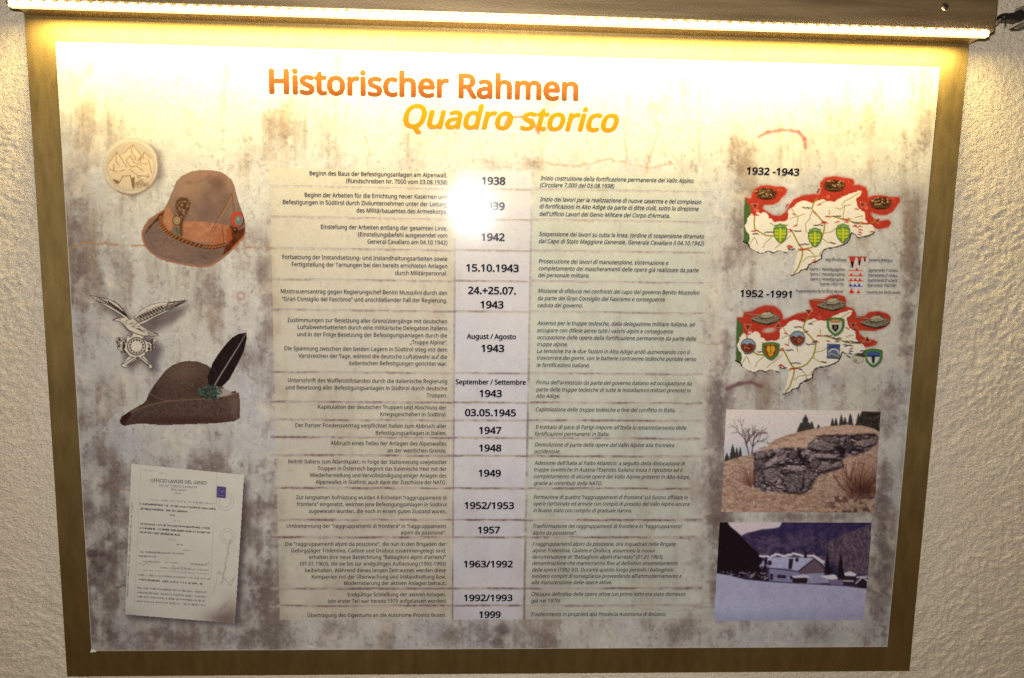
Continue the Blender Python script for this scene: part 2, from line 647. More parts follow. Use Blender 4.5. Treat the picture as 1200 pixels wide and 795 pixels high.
bg.put(sstep(0.52, 0.80, n_str) * sstep(0.40, 0.62, n_mid), brown, 0.30)
bg.put(sstep(0.57, 0.76, n_spk) * sstep(0.02, 0.45, den + 0.1), stain * 0.62, 0.36)
bg.put(sstep(0.58, 0.80, fbm(BX / 22, BY / 22, 41, 4, 0.6)), rgb(224, 216, 202), 0.5)
bg.put(np.clip(macro - 0.42, 0, 1) * sstep(0.42, 0.66, n_fin), rgb(62, 44, 50), 0.9)
bg.a *= (1 + 0.16 * (n_fin - 0.5) + 0.10 * (n_spk - 0.5))[..., None]
bg.a = np.clip(bg.a, 0, 1)
jit = fbm(BX / 7, BY / 7, 47, 3)


def crack(pts, w, c, al, soft=0.8, sub=6, amp=1.6, seed=1):
    rr = random.Random(seed)
    out = []
    for i in range(len(pts) - 1):
        for k in range(sub):
            t = k / sub
            out.append((pts[i][0] + (pts[i + 1][0] - pts[i][0]) * t - 55 + rr.uniform(-amp, amp),
                        pts[i][1] + (pts[i + 1][1] - pts[i][1]) * t - 40 + rr.uniform(-amp, amp)))
    out.append((pts[-1][0] - 55, pts[-1][1] - 40))
    bg.line(out, w, c, al, soft, sstep(0.25, 0.6, jit))


crack([(82, 291), (104, 284), (140, 288), (200, 289), (250, 290), (318, 291)], 2.2, rgb(176, 130, 96), .75)
crack([(112, 571), (150, 575), (215, 571), (270, 574)], 1.6, rgb(150, 120, 100), .45, seed=2)
crack([(118, 694), (140, 688), (160, 680)], 1.6, rgb(110, 80, 75), .6, seed=3)
crack([(848, 545), (856, 540)], 1.6, rgb(120, 96, 90), .6, seed=4)
crack([(640, 190), (672, 196), (715, 187), (760, 196), (800, 192)], 1.6, rgb(185, 130, 105), .55, seed=5)
crack([(560, 186), (600, 196), (636, 190)], 1.4, rgb(185, 130, 105), .5, seed=6)
crack([(800, 398), (830, 404), (860, 400), (905, 392)], 1.3, rgb(160, 125, 110), .5, seed=7)
crack([(1085, 215), (1050, 285), (1060, 330)], 1.3, rgb(165, 125, 115), .4, seed=8)
crack([(738, 110), (732, 150), (735, 200)], 1.8, rgb(190, 140, 112), .55, seed=9)
crack([(762, 110), (772, 150), (757, 200), (748, 225)], 1.8, rgb(190, 140, 112), .55, seed=10)
crack([(425, 150), (432, 172), (430, 196)], 1.5, rgb(200, 150, 110), .5, seed=11)
crack([(950, 160), (990, 158), (1020, 138)], 1.2, rgb(190, 150, 120), .4, seed=12)
crack([(700, 700), (730, 712), (790, 715), (838, 712)], 1.3, rgb(120, 90, 85), .45, seed=13)
# rust-red painted arcs and the small ring
bg.line([(x - 55, y - 40) for x, y in [(888, 161), (900, 155), (920, 152), (936, 155), (943, 163), (944, 174)]],
        [3, 4, 4, 4, 4.5, 3], rgb(168, 96, 100), .8, 1.0, sstep(0.15, 0.5, jit) * .9)
bg.line([(x - 55, y - 40) for x, y in [(592, 146), (596, 138), (612, 137), (624, 141), (631, 156)]],
        [4, 3.4, 3, 3, 4], rgb(190, 104, 104), .85, 1.0)
bg.line([(x - 55, y - 40) for x, y in [(852, 456), (866, 450), (880, 448), (892, 453)]],
        [5, 4.5, 3.4, 4], rgb(116, 84, 86), .85, 1.4)
bg.ring(282 - 55, 347 - 40, 4.2, 2.4, rgb(168, 118, 110), .6, 1.1)
bg.ell(279 - 55, 292 - 40, 0.1, 0.1, stain)
# soft printed shadows behind the cut-out pictures
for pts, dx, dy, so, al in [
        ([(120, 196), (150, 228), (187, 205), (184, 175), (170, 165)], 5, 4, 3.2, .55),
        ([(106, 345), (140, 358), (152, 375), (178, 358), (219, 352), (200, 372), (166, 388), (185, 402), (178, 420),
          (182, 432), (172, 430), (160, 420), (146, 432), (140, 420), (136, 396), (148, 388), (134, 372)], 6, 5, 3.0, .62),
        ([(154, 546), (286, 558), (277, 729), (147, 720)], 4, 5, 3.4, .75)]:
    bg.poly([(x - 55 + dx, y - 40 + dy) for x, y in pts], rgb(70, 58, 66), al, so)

# ---- table geometry measured on the photograph (x at the date column; y of the separators)
SEP = [(198.0, 200.5), (219.2, 222.6), (255.0, 258.2), (291.6, 294.4), (328.0, 330.2), (363.6, 365.8), (436.4, 438.0),
       (471.2, 472.2), (492.4, 493.0), (512.6, 513.6), (533.6, 534.6), (572.2, 572.6), (609.4, 609.6), (630.0, 630.0),
       (690.2, 689.8), (710.2, 709.8), (728.2, 727.4)]         # y at x = 320 and y at x = 620


def sep_y(k, x):
    a, b = SEP[k]
    return a + (b - a) * (x - 320) / 300.0


def colx(k, y):                  # column edges: german left/right, date left/right, italian left/right
    t = (y - 200) / 528.0
    a, b = [(316, 328), (532.4, 529.4), (535, 531.2), (622.4, 612.4), (625.4, 615.6), (838, 818)][k]
    return a + (b - a) * t


# faint dark rules between the rows belong to the concrete showing through the gaps
for k in range(1, 16):
    pts = [(x - 55, sep_y(k, x) - 40) for x in range(318, 830, 8)]
    bg.line(pts, 3.4, rgb(190, 180, 170), 0.30 + 0.04 * k, 0.8)
    strength = 0.08 + 0.6 * min(1.0, max(0.0, (k - 0.5) / 9.0))
    bg.line(rough_line(pts, 0.35, 1, k), 2.9, rgb(112, 90, 94), strength, 1.0, sstep(0.42, 0.66, fbm(BX / 16, BY / 3.0 + k * 3.1, 53 + k, 4, .65)))
for k, a in ((1, .5), (3, .62)):
    pts = [((colx(k, y) + colx(k + 1, y)) / 2 - 55, y - 40) for y in range(205, 728, 8)]
    bg.line(pts, 2.2, rgb(120, 104, 116), a, 0.7, sstep(0.25, 0.6, fbm(BX / 3.0, BY / 26, 71 + k, 3)) * sstep(190, 470, BY))

SUP = bg


def bg_colour(px, py):
    return np.clip(lin(bg.px_sample(px, py)), 0.004, 0.86)


st = 0.0013
patch('concrete_print', sheet, np.linspace(0, 1.2, int(1.2 / st)), np.linspace(0, PH, int(PH / st)), 0.0, bg_colour)

TINT = {'g': (rgb(208, 200, 178), .60), 'd': (rgb(210, 208, 218), .72), 'i': (rgb(196, 202, 188), .62)}
for r in range(16):
    for key, c0, c1 in (('g', 0, 1), ('d', 2, 3), ('i', 4, 5)):
        ym = (SEP[r][0] + SEP[r + 1][0]) / 2
        xa, xb = colx(c0, ym), colx(c1, ym)
        ya, yb = sep_y(r, (xa + xb) / 2) + (1.3 if r else 0), sep_y(r + 1, (xa + xb) / 2) - 1.3
        X0, _ = to_board(xa, ym)
        X1, _ = to_board(xb, ym)
        _, Y0 = to_board((xa + xb) / 2, ya)
        _, Y1 = to_board((xa + xb) / 2, yb)
        tc, al = TINT[key]

        def cell_colour(px, py, tc=tc, al=al, key=key, xb=xb):
            a = np.full(px.shape, al, np.float32)
            if key == 'i':       # the right column fades out
                a = a * (1 - 0.75 * sstep(xb - 34, xb, px))
            c = bg.px_sample(px, py)
            c = c * (1 - a[..., None]) + tc * a[..., None]
            return np.clip(lin(c), 0.004, 0.86)
        patch('table_cell', sheet, np.linspace(X0, X1, max(2, int((X1 - X0) / 0.0022))),
              np.linspace(Y0, Y1, max(2, int((Y1 - Y0) / 0.0022))), -0.00008, cell_colour)

# ------------------------------------------------------------------ lettering
FONTDIR = os.path.join(bpy.utils.system_resource('DATAFILES'), 'fonts')
try:
    FONT = bpy.data.fonts.load(os.path.join(FONTDIR, 'NotoSansHebrew-Regular.woff2'))
except Exception:
    FONT = None
_cache = {}


def glyphs(text, italic=False):
    key = (text, italic)
    if key in _cache:
        return _cache[key]
    cu = bpy.data.curves.new('line', 'FONT')
    cu.body = text
    if FONT is not None:
        cu.font = FONT
    cu.size = 1.0
    cu.resolution_u = 3
    cu.shear = 0.24 if italic else 0.0
    ob = bpy.data.objects.new('line', cu)
    col.objects.link(ob)
    bpy.context.view_layer.update()
    dg = bpy.context.evaluated_depsgraph_get()
    me = bpy.data.meshes.new_from_object(ob.evaluated_get(dg))
    nv = len(me.vertices)
    v = np.zeros(nv * 3, np.float32)
    me.vertices.foreach_get('co', v)
    v = v.reshape(-1, 3)[:, :2].copy()
    me.calc_loop_triangles()
    t = np.zeros(len(me.loop_triangles) * 3, np.int32)
    me.loop_triangles.foreach_get('vertices', t)
    t = t.reshape(-1, 3)
    bpy.data.objects.remove(ob)
    bpy.data.curves.remove(cu)
    bpy.data.meshes.remove(me)
    A, B, Cc = v[t[:, 0]], v[t[:, 1]], v[t[:, 2]]
    t = t[np.abs((B[:, 0] - A[:, 0]) * (Cc[:, 1] - A[:, 1]) - (B[:, 1] - A[:, 1]) * (Cc[:, 0] - A[:, 0])) > 1e-6]   # no slivers
    # which letter each vertex belongs to (touching letters lie on alternate levels)
    lab = np.arange(len(v))
    while True:
        m = lab[t].min(1)
        new = lab.copy()
        for c in range(3):
            np.minimum.at(new, t[:, c], m)
        if (new == lab).all():
            break
        lab = new
    lev = np.unique(lab, return_inverse=True)[1] % 3
    _cache[key] = (v, t, lev.astype(np.float32))
    return _cache[key]


_h = glyphs('H')[0]
CAPK = 0.714 / float(_h[:, 1].max() - _h[:, 1].min())


def lettering(name, lines, em, ink, bold=0.0, italic=False, top=None, capem=0.714, z=-0.0002, label=None, parent=None):
    """lines: (text, x left, x right, baseline y left, baseline y right) as measured; set flat on the sheet"""
    V, T, C = [], [], []
    n0 = 0
    for text, xl, xr, yl, yr in lines:
        v, t, lev = glyphs(text, italic)
        v = v * CAPK
        ax, ay = to_board(xl, yl)
        bx, by = to_board(xr, yr)
        w = v[:, 0].max() - v[:, 0].min()
        ux = np.array([bx - ax, by - ay])
        L = np.hypot(*ux)
        ux /= L
        uy = np.array([ux[1], -ux[0]])
        sx = (L - 2 * bold) / w
        vx = (v[:, 0] - v[:, 0].min()) * sx + bold
        vy = v[:, 1] * em
        offs = [(0, 0)]
        if bold:
            k = 8
            offs += [(bold * math.cos(2 * math.pi * i / k), 0.8 * bold * math.sin(2 * math.pi * i / k)) for i in range(k)]
        for j, (ox, oy) in enumerate(offs):
            p = np.array([ax, ay])[None] + (vx + ox)[:, None] * ux[None] + (vy + oy)[:, None] * uy[None]
            V.append(wv(p[:, 0], p[:, 1], z - 0.000012 * j - 0.000003 * lev))
            T.append(t + n0)
            n0 += len(v)
            c = np.zeros((len(v), 3), np.float32) + lin(ink)
            if top is not None:
                f = np.clip(v[:, 1] / capem, 0, 1)[:, None]
                c = lin(ink) * (1 - f) + lin(top) * f
            C.append(c)
    me = raw_mesh(name, np.concatenate(V), np.concatenate(T), np.concatenate(C))
    o = link(name, me, M_PRINT, parent or sheet)
    if label:
        o['label'] = label
    return o


def slope(x, y):
    s = np.interp(y, [60, 110, 205, 410, 600, 760], [.029, .023, .0175, .009, .003, -.004])
    return s + (x - 600) * 1.8e-5 * max(0.0, (400 - y) / 350)


INK = rgb(46, 37, 33)
BLACK = rgb(22, 18, 20)
lettering('title', [('Historischer Rahmen', 315.5, 677.5, 109.0, 117.6)], 0.0425, rgb(112, 64, 34), 0.0017, False,
          rgb(138, 86, 46), label='large orange German heading')
lettering('title', [('Quadro storico', 472.5, 725, 149.2, 154.2)], 0.0415, rgb(186, 120, 20), 0.0016, True,
          rgb(190, 126, 24), label='yellow slanted Italian heading')

S = 5.4455
G = [  # zoom origin y, right edge, [(text, left, baseline at right)]
    (190, 1112, [[("Beginn des Baus der Befestigungsanlagen am Alpenwall.", 233, 98), ("(Rundschreiben Nr. 7000 vom 03.08.1938)", 467, 143)],
                 [("Beginn der Arbeiten für die Errichtung neuer Kasernen und", 202, 236), ("Befestigungen in Südtirol durch Zivilunternehmen unter der Leitung", 63, 283),
                  ("des Militärbauamtes des Armeekorps.", 533, 330)],
                 [("Einstellung der Arbeiten entlang der gesamten Linie.", 305, 437), ("(Einstellungsbefehl ausgesendet vom", 543, 482), ("General Cavallaro am 04.10.1942)", 603, 527)],
                 [("Fortsetzung der Instandsetzung- und Instandhaltungsarbeiten sowie", 60, 631), ("Fertigstellung der Tarnungen bei den bereits errichteten Anlagen", 120, 677),
                  ("durch Militärpersonal.", 780, 724)]]),
    (330, 1111, [[("Misstrauensantrag gegen Regierungschef Benito Mussolini durch den", 50, 86), ("“Gran Consiglio del Fascismo” und anschließender Fall der Regierung.", 57, 134)],
                 [("Zustimmungen zur Besetzung aller Grenzübergänge mit deutschen", 92, 268), ("Luftabwehrbatterien durch eine militärische Delegation Italiens", 158, 312),
                  ("und in der Folge Besetzung der Befestigungsanlagen durch die", 155, 358), ("„Truppe Alpine“.", 873, 402),
                  ("Die Spannung zwischen den beiden Lagern in Südtirol stieg mit dem", 73, 448), ("Verstreichen der Tage, wärend die deutsche Luftabwehr auf die", 162, 494),
                  ("italienischen Befestigungen gerichtet war.", 485, 538)],
                 [("Unterschrift des Waffenstillstandes durch die italienische Regierung", 95, 650), ("und Besetzung aller Befestigungsanlagen in Südtirol durch deutsche", 82, 695), ("Truppen.", 980, 739)]]),
    (465, 1107, [[("Kapitulation der deutschen Truppen und Abschluss der", 288, 82), ("Kriegsgeschehen in Südtirol.", 685, 126)],
                 [("Der Pariser Friedensvertrag verpflichtet Italien zum Abbruch aller", 143, 200), ("Befestigungsanlagen in Italien.", 655, 245)],
                 [("Abbruch eines Teiles der Anlagen des Alpenwalles", 367, 312), ("an der westlichen Grenze.", 730, 357)],
                 [("Beitritt Italiens zum Atlantikpakt:: in Folge der Stationierung sowjetischer", 98, 430), ("Truppen in Österreich beginnt das italienische Heer mit der", 285, 473),
                  ("Wiederherstellung und Vervollständigung einiger Anlagen des", 235, 516), ("Alpenwalles in Südtirol, auch dank der Zuschüsse der NATO.", 272, 559)],
                 [("Zur langsamen Aufrüstung wurden 4 Einheiten “raggruppamenti di", 148, 657), ("frontiera“ eingesetzt, welchen jene Befestigungsanlagen in Südtirol", 152, 700),
                  ("zugewiesen wurden, die noch in einem guten Zustand waren.", 228, 744)]]),
    (600, 1103, [[("Umbenennung der “raggruppamenti di frontiera“ in “raggruppamenti", 87, 103), ("alpini da posizione“.", 815, 144)],
                 [("Die “raggruppamenti alpini da posizione”, die nun in den Brigaden der", 78, 217), ("Gebirgsjäger Tridentina, Cadore und Orobica zusammengelegt sind,", 117, 259),
                  ("erhalten ihre neue Bezeichnung “Battaglioni alpini d'arresto”", 230, 300), ("(01.01.1963), die sie bis zur endgültigen Auflassung (1992-1993)", 173, 342),
                  ("beibehalten. Während dieses langen Zeitraumes werden diese", 205, 384), ("Kompanien mit der Überwachung und Instandhaltung bzw.", 247, 425),
                  ("Modernisierung der aktiven Anlagen betraut.", 453, 466)],
                 [("Endgültige Schließung der aktiven Anlagen.", 477, 538), ("(ein erster Teil war bereits 1979 aufgelassen worden)", 350, 579)],
                 [("Übertragung des Eigentums an die Autonome Provinz Bozen.", 220, 669)]])]
for y0, xr, rows in G:
    for row in rows:
        L = []
        for text, xl, yb in row:
            x0, x1, y1 = 320 + xl / S, 320 + xr / S, y0 + yb / S
            L.append((text, x0, x1, y1 - slope((x0 + x1) / 2, y1) * (x1 - x0), y1))
        lettering('paragraph', L, 0.0079, INK, 0.00012)

S2 = 3.63636
I = [
    (190, [[("Inizio costruzione della fortificazione permanente del Vallo Alpino.", 412, 1068, 77), ("(Circolare 7.000 del 03.08.1938)", 410, 727, 106)],
           [("Inizio dei lavori per la realizzazione di nuove caserme e del complesso", 410, 1098, 167), ("di fortificazioni in Alto Adige da parte di ditte civili, sotto la direzione", 408, 1086, 197),
            ("dell'Ufficio Lavori del Genio Militare del Corpo d'Armata.", 408, 963, 229)],
           [("Sospensione dei lavori su tutta la linea. (ordine di sospensione diramato", 406, 1109, 315), ("dal Capo di Stato Maggiore Generale, Generale Cavallaro il 04.10.1942)", 405, 1109, 345)],
           [("Prosecuzione dei lavori di manutenzione, sistemazione e", 404, 957, 431), ("completamento dei mascheramenti delle opere già realizzate da parte", 404, 1086, 461),
            ("del personale militare.", 403, 620, 490)]]),
    (330, [[("Mozione di sfiducia nei confronti del capo del governo Benito Mussolini", 402, 1090, 48), ("da parte del Gran Consiglio del Fascismo e conseguente", 400, 943, 79), ("caduta del governo.", 400, 592, 109)],
           [("Assenso per le truppe tedesche, dalla delegazione militare italiana, ad", 398, 1071, 185), ("occupare con difese aeree tutti i valichi alpini e conseguente", 398, 978, 216),
            ("occupazione delle opere della fortificazione permanente da parte delle", 398, 1076, 246), ("truppe alpine.", 398, 528, 275),
            ("La tensione tra le due fazioni in Alto Adige andò aumentando con il", 397, 1048, 304), ("trascorrere dei giorni, con le batterie contraeree tedesche puntate verso", 397, 1076, 333),
            ("le fortificazioni italiane.", 396, 622, 364)],
           [("Firma dell'armistizio da parte del governo italiano ed occupazione da", 394, 1057, 438), ("parte delle truppe tedesche di tutte le installazioni militari presenti in", 393, 1052, 468), ("Alto Adige.", 392, 494, 496)]]),
    (465, [[("Capitolazione delle truppe tedesche e fine del conflitto in Italia.", 392, 987, 62)],
           [("Il trattato di pace di Parigi impone all'Italia lo smantellamento delle", 390, 1034, 137), ("fortificazioni permanenti in Italia.", 388, 706, 166)],
           [("Demolizione di parte delle opere del Vallo Alpino alla frontiera", 388, 982, 212), ("occidentale.", 386, 497, 241)],
           [("Adesione dell'Italia al Patto Atlantico: a seguito della dislocazione di", 386, 1029, 290), ("truppe sovietiche in Austria l'Esercito Italiano inizia il ripristino ed il", 385, 1018, 318),
            ("completamento di alcune opere del Vallo Alpino presenti in Alto Adige,", 385, 1048, 347), ("grazie ai contributi della NATO.", 384, 675, 376)],
           [("Formazione di quattro “raggruppamenti di frontiera” cui furono affidate le", 383, 1040, 435), ("opere ripristinate ed armate con compiti di presidio del Vallo Alpino ancora", 382, 1047, 463),
            ("in buono stato con compito di graduale riarmo.", 381, 801, 492)]]),
    (600, [[("Trasformazione dei raggruppamenti di frontiera in “raggruppamenti", 380, 1015, 68), ("alpini da posizione”.", 379, 565, 97)],
           [("I raggruppamenti alpini da posizione, ora inquadrati nelle Brigate", 378, 988, 144), ("alpine Tridentina, Cadore e Orobica, assumono la nuova", 378, 899, 172),
            ("denominazione di “Battaglioni alpini d'arresto” (01.01.1963),", 377, 935, 199), ("denominazione che manterranno fino al definitivo smantellamento", 377, 997, 226),
            ("delle opere (1992-93). Durante questo lungo periodo i battaglioni", 376, 979, 254), ("svolsero compiti di sorveglianza provvedendo all'ammodernamento e", 375, 1014, 281),
            ("alla manutenzione delle opere attive.", 374, 717, 308)],
           [("Chiusura definitiva delle opere attive (un primo lotto era stato dismesso", 373, 1029, 358), ("già nel 1979)", 372, 495, 386)],
           [("Trasferimento in proprietà alla Provincia Autonoma di Bolzano.", 372, 948, 444)]])]
for y0, rows in I:
    for row in rows:
        L = []
        for text, xl, xr, yb in row:
            x0, x1, y1 = 520 + xl / S2, 520 + xr / S2, y0 + yb / S2
            L.append((text, x0, x1, y1, y1 + slope((x0 + x1) / 2, y1) * (x1 - x0)))
        lettering('paragraph', L, 0.0079, INK, 0.00012, True)

D = [(190, [[("1938", 162, 263, 96, 1)], [("1939", 158, 260, 203, 1)], [("1942", 160, 260, 335, 1)], [("15.10.1943", 95, 320, 467, 1)]]),
     (330, [[("24.+25.07.", 103, 308, 54, 1), ("1943", 156, 255, 114, 1)], [("August / Agosto", 98, 308, 245, 0), ("1943", 160, 258, 300, 1)],
            [("September / Settembre", 50, 350, 439, 0), ("1943", 152, 248, 492, 1)]]),
     (465, [[("03.05.1945", 90, 308, 83, 1)], [("1947", 150, 246, 158, 1)], [("1948", 150, 246, 233, 1)], [("1949", 148, 244, 340, 1)], [("1952/1953", 88, 300, 478, 1)]]),
     (600, [[("1957", 145, 240, 91, 1)], [("1963/1992", 85, 295, 236, 1)], [("1992/1993", 85, 293, 380, 1)], [("1999", 150, 243, 451, 1)]])]
for y0, rows in D:
    for row in rows:
        for text, xl, xr, yb, big in row:
            x0, x1, y1 = 520 + xl / S2, 520 + xr / S2, y0 + yb / S2
            d = slope((x0 + x1) / 2, y1) * (x1 - x0) / 2
            lettering('date', [(text, x0, x1, y1 - d, y1 + d)], 0.0138 if big else 0.0096, BLACK, 0.00062 if big else 0.00040)

lettering('caption', [("1932 -1943", 874.7, 936.4, 204.2, 206.0)], 0.0130, BLACK, 0.0006)
lettering('caption', [("1952 -1991", 867.0, 927.4, 347.8, 349.0)], 0.0130, BLACK, 0.0006)
LEG = [("Angriffsrichtung", 967, 991.5, 305.8), ("Direttrice d'attacco", 1018, 1045.8, 306.4), ("Sperre 1. Verteidigungslinie", 949, 990, 317.0),
       ("Sbarramento 1ª schiera", 1017.5, 1051.5, 318.2), ("Sperre 2. Verteidigungslinie", 949, 990, 322.8), ("Sbarramento 2ª schiera", 1017, 1051.5, 324.2),
       ("Sperre 3. Verteidigungslinie", 949, 989.5, 328.6), ("Sbarramento 3ª schiera", 1016.5, 1051, 330.0), ("Sperren 1952/1991", 961, 989, 334.4),
       ("Sbarramenti 1952/1991", 1016.2, 1050, 335.8), ("Truppenunterkünfte für 50/20 Männer", 932, 988, 342.6), ("Caserme per 50/20 uomini", 1015.5, 1055, 344.0)]
for t_, a_, b_, y_ in LEG:
    lettering('legend_text', [(t_, a_, b_, y_, y_ + 0.012 * (b_ - a_))], 0.0056, rgb(34, 28, 28), 0.00008)

# ------------------------------------------------------------------ legend symbols
lg = Canvas(985, 295, 10.0, 360, 520, 0.5)


def reseed_bg(cv):               # start a drawing from the concrete behind it
    cv.a = bg.px_sample(cv.ox + cv.X / cv.k, cv.oy + cv.Y / cv.k).astype(np.float32)


reseed_bg(lg)
o_ = 985 - 940
for cx, top, w, h in ((138, 62, 78, 128), (222, 64, 56, 98), (284, 66, 36, 54)):
    cx -= 0
    lg.poly([(cx - w / 2, top), (cx + w / 2, top), (cx + 4, top + h), (cx - 6, top + h)], rgb(190, 60, 48))
    lg.poly([(cx - w / 2 * 0.5, top + h * .45), (cx + w / 2 * .5, top + h * .45), (cx + 4, top + h), (cx - 6, top + h)], rgb(20, 14, 14), 1, 4)
lg.line([(98, 62), (306, 66)], 12, rgb(150, 80, 66), 1, 2)
for (y, tri, c) in ((222, (190,), rgb(205, 45, 36)), (282, (125, 232), rgb(205, 45, 36)), (342, (122, 172, 226), rgb(205, 45, 36)),
                    (406, (118, 168, 218), rgb(70, 70, 170))):
    lg.line([(98, y), (262, y + 4)], 9, c, 1, 2)
    for t in tri:
        lg.poly([(t - 20, y), (t + 20, y), (t, y - 34)], c, 1, 1.5)
lg.poly([(94, 488), (164, 490), (128, 434)], rgb(205, 45, 36), 1, 2)
lg.poly([(186, 490), (236, 492), (208, 448)], rgb(205, 45, 36), 1, 2)
picture('legend_symbols', sheet, lg, [(80, 45), (320, 50), (316, 505), (76, 500)], 1.0)

# ------------------------------------------------------------------ the two maps
WHITE = [(62, 370), (75, 360), (85, 345), (110, 350), (130, 330), (150, 345), (165, 330), (185, 340), (205, 355), (200, 375), (230, 385),
         (240, 400), (262, 395), (300, 395), (330, 385), (335, 350), (330, 330), (345, 310), (375, 295), (400, 265), (440, 255), (470, 265),
         (490, 275), (515, 265), (560, 245), (575, 250), (590, 262), (615, 258), (640, 265), (665, 245), (700, 228), (740, 212), (780, 200),
         (810, 190), (825, 200), (815, 225), (795, 235), (785, 250), (790, 280), (800, 310), (830, 325), (845, 345), (845, 380), (860, 405),
         (890, 420), (910, 440), (905, 465), (885, 480), (850, 490), (820, 500), (800, 502), (780, 480), (755, 465), (745, 480), (738, 510),
         (720, 535), (700, 545), (640, 565), (600, 570), (570, 580), (555, 610), (550, 640), (520, 660), (495, 665), (470, 680), (455, 710),
         (425, 715), (400, 735), (355, 752), (365, 725), (375, 700), (385, 640), (390, 600), (380, 575), (350, 580), (330, 570), (325, 605),
         (300, 595), (270, 585), (235, 605), (200, 590), (170, 605), (140, 605), (110, 590), (80, 572), (70, 545), (80, 510), (75, 480),
         (50, 455), (45, 420), (60, 400)]
REDTOP1 = [(45, 235), (75, 245), (92, 240), (90, 215), (110, 180), (150, 160), (200, 155), (250, 165), (300, 165), (325, 185), (315, 215),
           (290, 235), (270, 265), (230, 285), (170, 285), (160, 310), (190, 330), (230, 355), (280, 360), (320, 330), (340, 290), (370, 250),
           (430, 225), (500, 215), (545, 215), (550, 180), (545, 140), (580, 105), (640, 95), (700, 105), (765, 115), (775, 140), (760, 158),
           (800, 152), (850, 170), (862, 200), (860, 240), (900, 225), (950, 222), (1010, 235), (1070, 235), (1080, 260), (1060, 285),
           (1030, 330), (980, 355), (930, 350), (890, 335), (880, 345), (900, 375), (940, 395), (1000, 385), (1018, 405), (1000, 435),
           (940, 445), (905, 440)]
REDTOP2 = [(20, 240), (60, 240), (70, 205), (120, 200), (160, 175), (210, 160), (270, 165), (310, 195), (325, 225), (325, 258), (370, 240),
           (420, 215), (490, 205), (530, 200), (505, 150), (500, 125), (540, 118), (600, 120), (640, 95), (690, 88), (735, 100), (750, 135),
           (740, 165), (790, 180), (812, 210), (815, 235), (870, 232), (900, 205), (960, 198), (1020, 215), (1045, 240), (1035, 280),
           (1000, 312), (930, 330), (860, 325), (825, 325), (840, 355), (880, 385), (930, 390), (958, 405), (940, 425), (880, 437), (860, 435)]
GREEN = [(45, 240), (62, 268), (82, 300), (86, 335), (66, 370), (52, 410), (45, 440), (75, 480), (78, 520), (66, 546), (36, 528), (38, 440), (38, 330)]
WH = rgb(232, 226, 214)
RED = rgb(178, 58, 44)


ROADS = [[(110, 350), (108, 400), (110, 450), (185, 490), (235, 492)], [(355, 455), (380, 500), (410, 560), (430, 580), (425, 640), (400, 700), (370, 740)],
         [(440, 578), (490, 570), (515, 555), (560, 500), (580, 410), (540, 370), (510, 340), (490, 310), (500, 280), (525, 240)],
         [(590, 362), (640, 365), (700, 385), (735, 390), (790, 410), (860, 412), (905, 395)]]
TRACKS = [[(210, 408), (240, 420), (330, 420)], [(345, 380), (400, 360), (440, 345)], [(490, 330), (480, 370), (450, 410), (455, 470)],
          [(555, 480), (620, 465), (655, 440)], [(555, 510), (600, 535), (650, 545)], [(645, 305), (680, 315), (710, 290), (750, 285)],
          [(710, 290), (700, 370)], [(810, 205), (760, 235), (710, 260), (690, 285)], [(470, 585), (500, 610), (520, 660)], [(430, 660), (470, 630), (545, 625), (550, 600)],
          [(245, 575), (290, 540), (350, 490)], [(165, 570), (190, 530), (225, 500)], [(80, 545), (110, 500), (130, 550)], [(390, 600), (425, 585)],
          [(605, 320), (610, 350)], [(780, 370), (830, 360)], [(400, 360), (395, 410), (385, 430)], [(355, 310), (380, 350)], [(540, 280), (580, 262)]]
MARKS = [(110, 350), (125, 355), (120, 458), (100, 462), (345, 452), (350, 462), (380, 425), (375, 350), (490, 258), (540, 285), (510, 338),
         (570, 400), (585, 404), (565, 408), (595, 365), (660, 400), (700, 380), (720, 390), (735, 380), (720, 402), (790, 315), (835, 320),
         (850, 410), (865, 412), (870, 408), (775, 425), (785, 432), (812, 430), (815, 452), (812, 470), (808, 485), (825, 405), (890, 465),
         (425, 582), (440, 585), (410, 585), (470, 588), (345, 565), (355, 570), (335, 560), (510, 660)]
TOWNS = [(95, 480, 40, 'L'), (180, 470, 60, 'V'), (375, 460, 45, 'M'), (430, 305, 50, 'S'), (505, 420, 60, 'B'), (640, 362, 45, 'B'), (765, 402, 40, 'T'),
         (405, 548, 65, 'B'), (615, 540, 30, 'C')]


